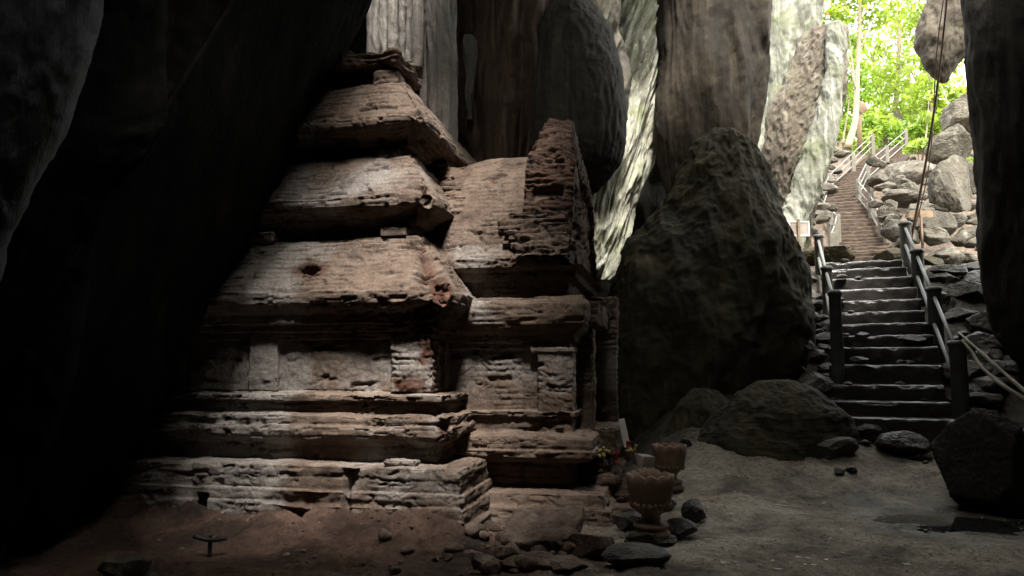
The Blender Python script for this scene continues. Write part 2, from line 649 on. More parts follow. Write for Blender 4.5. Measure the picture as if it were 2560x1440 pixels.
M["grit"] = m_plain("sandy_grit", (0.34, 0.29, 0.22), 0.9, 0.5, 40.0, 0.002)
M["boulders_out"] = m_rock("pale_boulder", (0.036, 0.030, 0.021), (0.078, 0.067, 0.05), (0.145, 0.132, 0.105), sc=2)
M["concrete"] = m_plain("stained_concrete", (0.045, 0.029, 0.019), 0.8, 0.45, 3.0, 0.012)
M["concrete_wet"] = m_plain("damp_concrete", (0.026, 0.023, 0.02), 0.30, 0.5, 4.0, 0.02, spec=0.5)
M["post"] = m_plain("grey_concrete_post", (0.11, 0.10, 0.078), 0.75, 0.25, 5.0)
M["rail"] = m_plain("galvanised_rail", (0.15, 0.147, 0.135), 0.5, 0.15, 6.0, 0.002)
M["dark_post"] = m_plain("dark_post_paint", (0.05, 0.05, 0.045), 0.5, 0.3, 6.0)
M["wood"] = m_plain("weathered_wood", (0.20, 0.14, 0.09), 0.8, 0.35, 9.0)
M["pole"] = m_plain("brown_pole_bark", (0.085, 0.052, 0.034), 0.7, 0.4, 7.0)
M["branch"] = m_plain("bare_branch", (0.42, 0.37, 0.28), 0.8, 0.3, 7.0)
M["signface"] = m_plain("faded_sign_face", (0.30, 0.25, 0.21), 0.7, 0.25, 6.0, 0.002)
M["signedge"] = m_plain("pale_sign_edge", (0.62, 0.60, 0.54), 0.6, 0.12, 6.0, 0.002)
M["terracotta"] = m_plain("terracotta", (0.165, 0.108, 0.073), 0.7, 0.35, 9.0, 0.006)
M["bark"] = m_plain("tree_bark", (0.26, 0.21, 0.14), 0.85, 0.35, 6.0, 0.02)
M["leaf"] = m_leaf("bright_leaf", (0.27, 0.38, 0.055))
M["leaf2"] = m_leaf("deep_leaf", (0.18, 0.30, 0.04))
M["white"] = m_plain("white_card", (0.72, 0.72, 0.70), 0.6, 0.06, 4.0, 0.001)
M["red"] = m_plain("red_cloth", (0.24, 0.022, 0.024), 0.7, 0.2, 12.0, 0.003)
M["orange"] = m_plain("orange_plastic", (0.30, 0.022, 0.006), 0.5, 0.1, 6.0, 0.001)
M["yellow"] = m_plain("yellow_petals", (0.26, 0.21, 0.075), 0.7, 0.3, 20.0, 0.003)
M["black"] = m_plain("black_iron", (0.02, 0.02, 0.02), 0.5, 0.3, 8.0, 0.003)
M["paper"] = m_plain("pale_litter", (0.60, 0.58, 0.52), 0.7, 0.2, 12.0, 0.002)
M["leafdry"] = m_plain("dry_leaf", (0.30, 0.20, 0.09), 0.7, 0.4, 20.0, 0.002)
wt = NT("puddle_water"); wt.base((0.02, 0.02, 0.018)); wt.rough(0.04); wt.spec(0.6)
wt.bump(wt.noise(9, 3, 0.5), 0.08, 0.004)
M["water"] = wt.m


# ------------------------------------------------------------------ ground: one sheet to the horizon
GY = np.array([-40, 0, 8, 9.0, 9.8, 10.5, 11, 15, 17, 22, 23, 25, 26, 27.2, 29, 32, 36, 42, 52, 80, 400.])
GZ = np.array([0, 0, 0.02, 0.12, 0.36, 0.62, 0.85, 3.45, 4.0, 4.65, 4.8, 5.75, 6.6, 7.5, 8.5, 9.9, 11.9, 14.2, 18, 21, 21.])


BURROWS = [(-1.42, 6.15, .26, .10, .10), (-3.0, 6.3, .12, .09, .07), (-2.3, 6.0, .16, .08, .06), (-0.35, 6.5, .18, .12, .07)]


def ground_z(x, y, detail=True):
    x = np.asarray(x, float); y = np.asarray(y, float)
    az = np.degrees(np.arctan2(x, np.maximum(y, 0.01)))
    w = sstep(6.0, 15.0, az)
    far = sstep(24, 60, y)
    w = np.maximum(w, far)
    z = np.interp(y, GY, GZ) * w
    p = np.stack([x, y, np.zeros_like(x)], -1).reshape(-1, 3)
    if detail:
        n1 = fbm(p * 0.55 + 3, 4).reshape(x.shape)
        n2 = fbm(p * 2.6 + 8, 4).reshape(x.shape)
        n3 = fbm(p * 9.0 + 2, 3, ridge=True).reshape(x.shape)
        n4 = fbm(p * 21.0 + 4, 3).reshape(x.shape)
        near = 1 - sstep(14, 22, y)
        z = z + 0.06 * n1 + near * (0.034 * n2 + 0.016 * n3 + 0.007 * n4)
        # soil heaped against the temple foot
        u = (x + 0.87) * 0.978 + (y - 7.75) * -0.208
        v = (x + 0.87) * 0.208 + (y - 7.75) * 0.978
        heap = sstep(-1.7, -0.55, v) * (1 - sstep(0.0, 0.6, v)) * sstep(0.9, 0.2, u)
        z = z + heap * (0.15 + 0.13 * n1 + 0.12 * n2 + 0.035 * n3 + 0.02 * n4)
        r1 = sstep(0.6, 1.2, x) * sstep(4.5, 9, y) * (1 - sstep(11, 13, y))
        z = z + r1 * 0.04 * np.sin(y * 3.1 + 2.2 * n1 * 2 + x * 0.5) * sstep(7.5, 9.0, y)
    # keep a hollow for the puddle
    if detail:
        for (bx_, by_, rx_, ry_, dp_) in BURROWS:
            bd = np.hypot((x - bx_) / rx_, (y - by_) / ry_) + 0.5 * n2
            z = z - dp_ * (1 - sstep(0.5, 1.0, bd)) + 0.4 * dp_ * np.exp(-((bd - 1.15) / 0.2) ** 2)
        d = np.hypot((x - WET[0]) / 0.95, (y - WET[1]) / 0.52) + 0.35 * n2 + 0.3 * n1
        bowl = 0.045 * (np.minimum(d, 1.8) - 1.0) + 0.010 * n2 + 0.006 * n3
        k = sstep(2.6, 1.5, d)
        z = z * (1 - k) + bowl * k
    return z


def axis(a, b, fine, coarse_to, n):
    core = np.arange(a, b, fine)
    t = np.geomspace(fine, coarse_to - b, n)
    t2 = np.geomspace(fine, a + coarse_to, n)
    return np.concatenate([(a - t2)[::-1], core, b + t])


gx = axis(-6.0, 9.5, 0.028, 400.0, 80)
gy = axis(4.6, 13.0, 0.028, 400.0, 120)
GX, GYY = np.meshgrid(gx, gy)
gzz = ground_z(GX, GYY)
gv = np.stack([GX, GYY, gzz], -1).reshape(-1, 3)
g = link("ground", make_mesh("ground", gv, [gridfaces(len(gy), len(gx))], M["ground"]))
tag(g, "bare earth cave floor rising to a rubble slope outside", "ground", kind="structure")


def gz1(x, y):
    return float(ground_z(np.array([x]), np.array([y]))[0])


# ------------------------------------------------------------------ cave shell
def cave_shell():
    C = np.array([1.0, 4.5])
    nphi, nt = 420, 240
    phi = np.linspace(-np.pi, np.pi, nphi, endpoint=False)
    deg = np.degrees(phi)
    keys = np.array([-180, -140, -90, -45, 0, 25, 40, 50, 62, 75, 90, 110, 130, 150, 165, 180])
    rad = np.array([7.2, 8.5, 11.0, 10.0, 8.3, 8.8, 11.0, 13.5, 14.5, 13.0, 12.0, 12.0, 10.5, 8.6, 7.5, 7.2])
    Rw = np.interp(deg, keys, rad)
    t = np.linspace(0.0, 1.0, nt) ** 0.9
    ang = t * np.pi / 2
    e = 0.5
    rr = np.abs(np.cos(ang)) ** e
    hh = np.abs(np.sin(ang)) ** e
    H = 11.6
    G = np.zeros((nt, nphi, 3))
    G[:, :, 0] = C[0] + rr[:, None] * (Rw * np.cos(phi))[None, :]
    G[:, :, 1] = C[1] + rr[:, None] * (Rw * np.sin(phi))[None, :]
    G[:, :, 2] = -0.8 + hh[:, None] * H
    V = G.reshape(-1, 3)
    N = np.stack([C[0] - V[:, 0], C[1] - V[:, 1], 5.0 - V[:, 2]], 1)
    N /= np.linalg.norm(N, axis=1)[:, None]
    W = V.copy(); W[:, 2] *= 0.3
    d = 0.55 * fbm(V * 0.35 + 4, 5) + 0.22 * fbm(W * 1.3, 5, ridge=True) + 0.05 * fbm(V * 3, 4)
    V = V + N * d[:, None]
    F = gridfaces(nt, nphi, True)
    c = V[F].mean(1)
    wob = 0.35 * fbm(c * 0.8 + 2, 3)
    a = np.degrees(np.arctan2(c[:, 1] - C[1], c[:, 0] - C[0]))
    r = np.hypot(c[:, 0] - C[0], c[:, 1] - C[1])
    gate = ((a > 47 + 3 * wob) & (a < 76 + 3 * wob) & (r > 7.4)) | ((a > 40) & (a < 60 + 3 * wob) & (r > 7.0) & (c[:, 2] > 8.0)) | ((a > 70) & (a < 82 + 2 * wob) & (r > 9.0) & (c[:, 2] > 7.5))
    HX0, HX1, HY0, HY1 = HOLE
    hole = (c[:, 0] > HX0 + 0.55 + 0.42 * (c[:, 1] - 2.0) + 0.5 * wob) & (c[:, 0] < HX1 + wob) & (c[:, 1] > HY0 + wob) & (c[:, 1] < HY1 + wob) & (c[:, 2] > 7)
    hole |= (c[:, 0] > -2.1 + 0.3 * wob) & (c[:, 0] < -0.6 + 0.3 * wob) & (c[:, 1] > 5.5) & (c[:, 1] < 9.3 + wob) & (c[:, 2] > 7)
    hole |= (c[:, 0] > 1.7 + 0.3 * wob) & (c[:, 0] < 3.2 + 0.3 * wob) & (c[:, 1] > 9.9 + wob) & (c[:, 1] < 12.7 + wob) & (c[:, 2] > 7)
    F = F[~(gate | hole)]
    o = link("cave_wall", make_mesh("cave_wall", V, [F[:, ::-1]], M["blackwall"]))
    s = o.modifiers.new("thickness", 'SOLIDIFY')
    s.thickness = 0.9
    s.offset = -1.0
    tag(o, "dark limestone cave wall and vault arching over the ruin", "cave wall", kind="structure")
    return o


HOLE = (-3.0, 0.9, 1.75, 6.2)
cave_shell()


# ------------------------------------------------------------------ the brick temple
YAW = R(-12)
TU = Vector((math.cos(YAW), math.sin(YAW), 0))
TV = Vector((-math.sin(YAW), math.cos(YAW), 0))
TO = Vector((-0.87, 7.75, 0.0))


def brick_disp(V, s, l, edge, seed=0.0, amt=1.0, row=0.066, bw=0.30, smooth=0.0):
    """wear of a brick face: courses, joints, lost bricks, erosion. s along the wall, l along the profile"""
    n_lo = fbm(V * 1.1 + seed, 4)
    n_md = fbm(V * 4.2 + seed + 3, 4)
    n_hi = fbm(V * 16.0 + seed + 6, 3)
    jit = 0.022 * noise(V * 2.0 + seed) + 0.007 * noise(V * 12 + seed)
    ll = (l + jit) / row
    ri = np.floor(ll)
    fr = ll - ri
    ss = (s + jit * 2) / bw + np.mod(ri, 2) * 0.5 + 0.23 * hash2(ri, 3.3)
    bi = np.floor(ss)
    fs = ss - bi
    h = hash2(bi, ri + seed)
    bare = sstep(-0.25, 0.25, fbm(V * 0.9 + seed + 20, 3) + 0.05)
    jz = np.minimum(fr, 1 - fr) * row
    js = np.minimum(fs, 1 - fs) * bw
    joint = (1 - sstep(0.004, 0.014, jz)) * (0.55 + 0.45 * sstep(-0.1, 0.3, n_md))
    joint = np.maximum(joint, 0.75 * (1 - sstep(0.004, 0.012, js)))
    rough_ = 1.0 - smooth
    d = -0.012 * joint * (0.10 + 0.90 * bare * sstep(-0.15, 0.25, n_md)) * rough_
    q = np.stack([s * 2.4, l * 13.0 + 0.8 * noise(V * 5 + seed), np.full_like(s, seed)], 1)
    cn = noise(q) + 0.35 * noise(q * 2.3 + 7)
    crk = (1 - sstep(0.0, 0.10, np.abs(cn))) * sstep(-0.10, 0.25, fbm(V * 1.9 + seed + 77, 3)) * rough_
    d -= 0.024 * crk
    q = np.stack([s * 7.0, l * 2.2, np.full_like(s, seed + 3)], 1)
    d -= 0.015 * (1 - sstep(0.0, 0.06, np.abs(noise(q)))) * sstep(0.05, 0.3, fbm(V * 2.3 + seed + 55, 3)) * rough_
    d += (h - 0.5) * 0.016 * bare * rough_
    lost = (h > 0.965 - 0.05 * np.clip(n_lo, 0, 1)) & (bare > 0.4)
    d -= 0.035 * rough_ * lost * sstep(0.0, 0.012, np.minimum(jz, js))
    d += 0.030 * n_lo + 0.016 * n_md + 0.007 * n_hi
    Vp = V * np.array([2.2, 2.2, 8.0]) + 0.5 * n_md[:, None]
    pit = np.clip(fbm(Vp + seed + 40, 4) - 0.30, 0, 1) * sstep(-0.2, 0.25, n_lo)
    d -= 0.12 * pit
    hb = hash2(np.floor(s / 0.17 + 0.3 * noise(V * 2 + 5)), np.floor(l / 0.055) + seed)
    d -= edge * (0.055 * np.clip(fbm(V * 2.0 + seed + 9, 3) + 0.02, 0, 1) + 0.032 * sstep(0.66, 0.80, hb) + 0.018 * np.clip(n_hi + 0.2, 0, 1))
    raw = np.clip(0.25 * sstep(0.02, 0.10, pit * 0.5 + 0.04 * lost) + 0.12 * edge * sstep(0.0, 0.4, fbm(V * 2.6 + seed + 9, 3)), 0, 1)
    dirt = np.clip(1.0 * joint * sstep(-0.5, 0.1, n_md) * (0.4 + 0.6 * bare) * rough_ + 0.9 * crk + 0.5 * pit * 6, 0, 1)
    return d * amt, np.floor(np.clip(raw, 0, 1) * 100) + 0.98 * dirt


def unpack(r):
    k = np.floor(r)
    return {"raw": k / 100.0, "dirt": r - k}


def addraw(r, extra):
    k = np.floor(r)
    return np.floor(np.clip(np.maximum(k / 100.0, extra), 0, 1) * 100) + (r - k)


def arc(a):
    a = np.asarray(a)
    return np.concatenate([[0], np.cumsum(np.hypot(np.diff(a[:, 0]), np.diff(a[:, 1])))])


def dense_profile(prof, step):
    """resample polyline keeping corners; returns offsets, z, arclength, 'edge-ness'"""
    pr = np.array([(p[0], p[1]) for p in prof], float)
    ed = np.array([p[2] if len(p) > 2 else 0.0 for p in prof], float)
    L = arc(pr)
    pts = [0.0]
    for i in range(len(L) - 1):
        n = max(1, int(round((L[i + 1] - L[i]) / step)))
        pts += list(L[i] + (L[i + 1] - L[i]) * np.arange(1, n + 1) / n)
    pts = np.array(pts)
    off = np.interp(pts, L, pr[:, 0]); z = np.interp(pts, L, pr[:, 1])
    e = np.zeros(len(pts))
    for Lk, k in zip(L, ed):
        if k:
            e = np.maximum(e, k * np.clip(1 - np.abs(pts - Lk) / 0.09, 0, 1))
    return off, z, pts, e


def ring_loft(prof, rect, step=0.0135, seed=0.0, cols=(0.0135, 0.0135), extra=None, amt=1.0):
    """walls of a rectangular building following a moulded profile (offset, height). Returns verts grid, raw, side index per column"""
    off, z, l, e = dense_profile(prof, step)
    u0, u1, v0, v1 = rect
    nf = int((u1 - u0) / cols[0])
    nrt = int((v1 - v0) / cols[1])
    tau = [np.linspace(0, 1, nf), np.linspace(0, 1, nrt), np.linspace(0, 1, 24), np.linspace(0, 1, 24)]
    side = np.concatenate([np.full(len(t) - 1, i) for i, t in enumerate(tau)])
    tt = np.concatenate([t[:-1] for t in tau])
    nr, nc = len(off), len(tt)
    G = np.zeros((nr, nc, 3))
    S = np.zeros((nr, nc))
    O = off[:, None]
    a0, a1, b0, b1 = u0 - O, u1 + O, v0 - O, v1 + O
    for i in range(4):
        k = side == i
        t = tt[k][None, :]
        if i == 0:
            U, Vv = a0 + (a1 - a0) * t, b0 + 0 * t; S[:, k] = U
        elif i == 1:
            U, Vv = a1 + 0 * t, b0 + (b1 - b0) * t; S[:, k] = u1 + (Vv - v0)
        elif i == 2:
            U, Vv = a1 + (a0 - a1) * t, b1 + 0 * t; S[:, k] = 40 - U
        else:
            U, Vv = a0 + 0 * t, b1 + (b0 - b1) * t; S[:, k] = 60 - Vv
        G[:, k, 0] = U; G[:, k, 1] = Vv
    G[:, :, 2] = z[:, None]
    N = grid_normals(G, True)
    # rows at sharp profile corners: smooth normals a little
    for _ in range(2):
        N = (np.roll(N, 1, 0) * 0 + N)
    N[1:-1] = (N[:-2] + N[1:-1] * 2 + N[2:])
    N = N + np.roll(N, 1, 1) + np.roll(N, -1, 1)
    N /= np.linalg.norm(N, axis=2, keepdims=True) + 1e-9
    Vf = G.reshape(-1, 3)
    # distance to a vertical arris makes corners wear more
    cu = np.minimum(np.abs(G[:, :, 0] - a0), np.abs(G[:, :, 0] - a1))
    cv = np.minimum(np.abs(G[:, :, 1] - b0), np.abs(G[:, :, 1] - b1))
    arris = np.clip(1 - np.maximum(cu, cv) / 0.14, 0, 1)
    E = np.maximum(e[:, None] + 0 * S, 0.8 * arris)
    sm_ = 0.9 * ((Vf[:, 2] > 1.37) & (Vf[:, 2] < 1.9)) if extra is not None else 0.0
    d, raw = brick_disp(Vf, S.ravel(), np.repeat(l, nc), E.ravel(), seed, amt, smooth=sm_)
    if extra is not None:
        dx, rx = extra(G.reshape(-1, 3), np.repeat(off, nc))
        d = d + dx; raw = addraw(raw, rx)
    Vd = Vf + N.reshape(-1, 3) * d[:, None]
    return Vd.reshape(nr, nc, 3), raw.reshape(nr, nc), z, side


def ring_parts(name_bands, G, raw, breaks, parent, mat, side=None, drop=None):
    """cut the loft at the given row breaks into part meshes that share their border vertices"""
    nr, nc, _ = G.shape
    made = []
    for (name, r0, r1) in name_bands:
        g = G[r0:r1 + 1].reshape(-1, 3)
        F = gridfaces(r1 - r0 + 1, nc, True)
        if drop is not None:
            F = F[~drop(g[F].mean(1))]
        made.append(part(name, g, [F], mat, parent, attr=unpack(raw[r0:r1 + 1].ravel()), world=False))
    return made


temple = thing("brick_temple", "ruined red brick shrine with stepped roof tiers and a vaulted porch inside the cave", "temple", tuple(TO), YAW)

# (offset, height, edge-wear)
MAIN = [
    (0.62, -0.25), (0.60, 0.10, .3), (0.56, 0.13, .6), (0.56, 0.27, .6), (0.53, 0.29, .3), (0.53, 0.40, .3), (0.50, 0.41), (0.50, 0.53), (0.51, 0.55, .7), (0.51, 0.64, 1.0),
    (0.17, 0.645), (0.15, 0.66), (0.15, 0.80), (0.20, 0.84), (0.30, 0.87, .7), (0.33, 0.93, .5), (0.33, 0.99, .5), (0.31, 1.02, .3), (0.29, 1.03), (0.30, 1.045, .5), (0.30, 1.12, .9), (0.17, 1.13),
    (0.13, 1.135), (0.13, 1.25), (0.21, 1.255, .5), (0.22, 1.33, .9), (0.03, 1.34),
    (0.0, 1.36), (0.0, 1.90),
    (0.05, 1.905), (0.06, 1.98), (0.11, 1.985), (0.12, 2.06), (0.17, 2.065), (0.19, 2.16), (0.25, 2.22), (0.30, 2.27, .6), (0.31, 2.32, .7), (0.31, 2.40, 1.0), (0.27, 2.42),
    (-0.14, 3.03, .5),
    (-0.37, 3.04), (-0.37, 3.11), (-0.32, 3.12), (-0.34, 3.17), (-0.25, 3.18), (-0.20, 3.25), (-0.04, 3.32, .6), (0.01, 3.36, .7), (0.01, 3.46, 1.0), (-0.03, 3.49),
    (-0.36, 4.00, .5),
    (-0.58, 4.01), (-0.58, 4.08), (-0.52, 4.09), (-0.51, 4.13), (-0.45, 4.14), (-0.40, 4.22), (-0.22, 4.27, .6), (-0.15, 4.31, .7), (-0.15, 4.41, 1.0), (-0.19, 4.43),
    (-0.52, 4.94, .5),
    (-0.80, 4.96), (-0.82, 5.02), (-1.2, 5.05), (-1.95, 5.06),
]


def scar(Vv, off):
    """damage seen on the shrine: a red gash down the front right corner, a niche, cracks in the plinth"""
    u, v, z = Vv[:, 0], Vv[:, 1], Vv[:, 2]
    d = np.zeros(len(u)); raw = np.zeros(len(u))
    front = v < 0.8
    n = fbm(Vv * 3.5 + 50, 4)
    # corner gash
    cd = np.hypot(u - off, v + off) + 0.10 * n
    zz = sstep(1.95, 2.1, z) * (1 - sstep(2.75, 3.05, z))
    k = (1 - sstep(0.05, 0.30, cd + 0.12 * n)) * zz
    d -= (0.20 + 0.14 * fbm(Vv * 9 + 3, 4)) * k; raw = np.maximum(raw, sstep(0.1, 0.6, k))
    k2 = (1 - sstep(0.02, 0.16, cd)) * sstep(0.84, 0.9, z) * (1 - sstep(1.02, 1.12, z))
    d -= 0.09 * k2; raw = np.maximum(raw, sstep(0.1, 0.6, k2))
    k3 = (1 - sstep(0.02, 0.26, cd)) * sstep(3.2, 3.3, z) * (1 - sstep(3.5, 3.6, z))
    d -= 0.14 * k3
    k4 = (1 - sstep(0.02, 0.20, cd)) * sstep(4.2, 4.26, z) * (1 - sstep(4.42, 4.5, z))
    d -= 0.09 * k4
    # square niche in the plinth
    bx = np.maximum(np.abs(u + 2.20) - 0.05, np.abs(z - 0.22) - 0.10)
    kn = (1 - sstep(0.0, 0.02, bx)) * front
    d -= 0.30 * kn
    # broken gap in the plinth and cracked face
    line = -0.66 + 0.10 * (z - 0.4) + 0.12 * n
    kc = np.exp(-((u - line) / 0.05) ** 2) * front * (z < 0.62)
    d -= 0.10 * kc
    low = sstep(0.45, 0.05, z + 0.12 * n) * sstep(-1.55, -1.2, u) * sstep(-0.60, -0.78, u) * front
    d -= 0.13 * low; raw = np.maximum(raw, 0.7 * low)
    # hole on the first roof
    hx = np.hypot((u + 1.36) / 0.15, (z - 2.65) / 0.06) + 0.6 * n
    kh = (1 - sstep(0.45, 1.0, hx)) * front
    d -= 0.12 * kh; raw = np.maximum(raw, (1 - sstep(0.8, 2.0, hx)) * front)
    # a worn red line under the edge at the right of the second roof
    kr = np.exp(-((u + 1.43 + 0.10 * n) / 0.07) ** 2) * front * sstep(3.0, 3.1, z) * (1 - sstep(3.45, 3.5, z))
    raw = np.maximum(raw, 0.6 * kr)
    return d, raw


G, RAW, zrow, side = ring_loft(MAIN, (-4.6, 0.0, 0.0, 4.2), 0.0135, 1.0, (0.0135, 0.03), extra=scar)


def row_at(z0):
    return int(np.argmin(np.abs(zrow - z0)))


offd, zd, ld, ed_ = dense_profile(MAIN, 0.0135)
br = [0]
for (o_, z_) in ((0.17, 0.645), (0.0, 1.36), (0.0, 1.90), (-0.14, 3.03), (-0.36, 4.00), (-0.52, 4.94)):
    br.append(int(np.argmin((offd - o_) ** 2 + (zd - z_) ** 2)))
br.append(len(zd) - 1)
names = ["plinth", "base_moulding", "wall", "lower_roof_tier", "middle_roof_tier", "upper_roof_tier", "crown"]
names = ["plinth", "base_moulding", "wall", "roof_tier", "roof_tier", "roof_tier", "crown"]
bands = ring_parts([(names[i], br[i], br[i + 1]) for i in range(7)], G, RAW, br, temple, M["brick"])


def brick_box(name, lo, hi, seed, parent=temple, raw_amt=0.0, amp=1.0, res=0.0135, edge=0.6):
    """a pilaster, jamb or block in the same worn brick"""
    V, F = ebox(lo, hi, res, 0.0, 1.0, 0.014, seed)
    lo = np.array(lo); hi = np.array(hi)
    cl = np.clip(V, lo + 0.014, hi - 0.014)
    nrm = V - cl
    nrm /= np.linalg.norm(nrm, axis=1, keepdims=True) + 1e-9
    ed = ((np.abs(nrm) > 0.2).sum(1) >= 2).astype(float)
    m = np.minimum(np.minimum(np.abs(V[:, 0] - lo[0]), np.abs(V[:, 0] - hi[0])), np.minimum(np.abs(V[:, 1] - lo[1]), np.abs(V[:, 1] - hi[1])))
    d, raw = brick_disp(V, V[:, 0] + V[:, 1], V[:, 2], ed * edge, seed, amp, smooth=0.88 if name in ("pilaster", "blind_door") else 0.0)
    if raw_amt:
        rr = sstep(-0.15, 0.3, fbm(V * 3 + seed, 3) + raw_amt - 0.4)
        raw = addraw(raw, rr)
        d = d - 0.03 * rr * np.clip(fbm(V * 9 + seed, 3) + 0.3, 0, 1)
    V = V + nrm * d[:, None]
    return part(name, V, F, M["brick"], parent, attr=unpack(raw), world=False)


# pilasters and the blind door of the front wall
brick_box("corner_pilaster", (-0.40, -0.075, 1.345), (0.05, 0.50, 2.08), 3.0, parent=bands[2], raw_amt=0.5)
brick_box("pilaster", (-2.03, -0.07, 1.345), (-1.69, 0.1, 1.99), 5.0, parent=bands[2])
brick_box("pilaster", (-3.18, -0.07, 1.345), (-2.84, 0.1, 1.99), 6.0, parent=bands[2])
brick_box("blind_door", (-2.81, -0.025, 1.35), (-2.06, 0.1, 1.93), 7.0, parent=bands[2])
brick_box("pilaster_capital", (-0.45, -0.12, 2.06), (0.10, 0.5, 2.14), 8.0, parent=bands[2], raw_amt=0.6)
brick_box("plinth_block", (-0.30, -0.44, 0.64), (0.02, -0.25, 0.70), 9.0, parent=bands[0])
brick_box("antefix", (-0.62, 0.10, 3.02), (-0.30, 0.35, 3.14), 10.0, parent=bands[3])
brick_box("antefix", (-0.80, 0.36, 3.98), (-0.52, 0.62, 4.10), 11.0, parent=bands[4])
brick_box("antefix", (-2.25, 0.10, 3.02), (-1.9, 0.35, 3.13), 12.0, parent=bands[3])
brick_box("antefix", (-0.92, 0.56, 4.92), (-0.62, 0.85, 5.12), 13.0, parent=bands[5])
brick_box("antefix", (-1.78, 0.46, 4.88), (-1.62, 0.75, 5.08), 14.0, parent=bands[5])
brick_box("antefix", (-2.25, 0.28, 3.93), (-1.98, 0.5, 4.02), 15.0, parent=bands[4])

brick_box("crown_neck", (-2.6, 0.75, 4.95), (-0.72, 1.5, 5.17), 16.0, amp=1.4)


def worn_slab(name, lo, hi, seed, amp, freq=2.6):
    lo = np.array(lo, float); hi = np.array(hi, float)
    V, F = ebox(lo, hi, 0.016, 0.0, 1, 0.05, seed)
    ctr = (lo + hi) / 2
    cl = np.clip(V, lo + 0.05, hi - 0.05)
    n_ = V - cl; n_ /= np.linalg.norm(n_, axis=1, keepdims=True) + 1e-9
    st = fbm(np.stack([V[:, 0] * 1.8, V[:, 1] * 1.8, V[:, 2] * 16], 1) + seed, 4, ridge=True)
    d = amp * fbm(V * freq + seed, 5) + 0.035 * st - 0.02
    dd, rr = brick_disp(V, V[:, 0], V[:, 2], np.zeros(len(V)), seed, 1.0)
    return part(name, V + n_ * (d + dd)[:, None], F, M["brick"], temple, attr=unpack(addraw(rr, 0.35 * sstep(0, .5, st))), world=False)


worn_slab("crown_slab", (-2.5, 0.50, 5.16), (-0.60, 1.45, 5.36), 19.0, 0.10)

# porch: moulded body
PORCH = [
    (0.55, -0.2), (0.52, 0.06, .4), (0.50, 0.16, .6), (0.44, 0.19), (0.42, 0.30, .6), (0.12, 0.31), (0.06, 0.33), (0.06, 0.56), (0.24, 0.60, .5), (0.31, 0.64, .5), (0.32, 0.72, .5), (0.29, 0.745), (0.30, 0.76, .4), (0.30, 0.85, .6), (0.27, 0.87), (0.20, 0.90, .8),
    (0.06, 0.905), (0.05, 0.92), (0.05, 1.06), (0.10, 1.065, .5), (0.11, 1.13, .6), (0.0, 1.14), (0.0, 1.80), (0.05, 1.81), (0.05, 1.88), (0.09, 1.89), (0.10, 1.96), (0.17, 2.02), (0.22, 2.08, .6), (0.24, 2.16, .4), (0.24, 2.30, .6), (0.20, 2.38, .9),
    (0.02, 2.39), (0.02, 2.58), (0.10, 2.60), (0.12, 2.68), (0.20, 2.72),
]
GP, RAWP, zp, sp = ring_loft(PORCH, (-0.5, 1.35, 0.8, 3.2), 0.0135, 22.0, (0.0135, 0.016))
offp, zpd, lp, ep = dense_profile(PORCH, 0.0135)
bp = [0] + [int(np.argmin((offp - o_) ** 2 + (zpd - z_) ** 2)) for (o_, z_) in ((0.06, 0.905), (0.0, 1.14), (0.0, 1.80), (0.02, 2.39))] + [len(zpd) - 1]
porch_bands = ring_parts([(n_, bp[i], bp[i + 1]) for i, n_ in enumerate(["porch_base", "porch_moulding", "porch_wall", "porch_cornice", "porch_frieze"])],
           GP, RAWP, bp, temple, M["brick"],
           drop=lambda c: (c[:, 0] > 1.2) & (c[:, 1] > 1.45) & (c[:, 1] < 2.5) & (c[:, 2] > 0.93) & (c[:, 2] < 2.2))
brick_box("porch_pilaster", (1.02, 0.72, 1.06), (1.42, 1.0, 1.80), 31.0, parent=porch_bands[2])
brick_box("porch_pilaster_capital", (0.95, 0.68, 1.76), (1.44, 1.05, 1.84), 32.0, parent=porch_bands[2])
brick_box("door_jamb", (1.25, 1.22, 0.86), (1.60, 1.42, 2.05), 33.0, amp=1.3)
brick_box("door_jamb", (1.25, 2.50, 0.70), (1.78, 2.74, 2.55), 34.0, amp=1.3)
brick_box("door_lintel", (1.30, 1.15, 2.10), (1.66, 2.80, 2.38), 35.0, raw_amt=0.5)
brick_box("door_reveal", (0.35, 2.50, 0.85), (1.34, 2.72, 2.2), 36.0)
brick_box("door_sill", (1.30, 1.30, 0.60), (1.85, 2.75, 0.90), 37.0, amp=1.6)


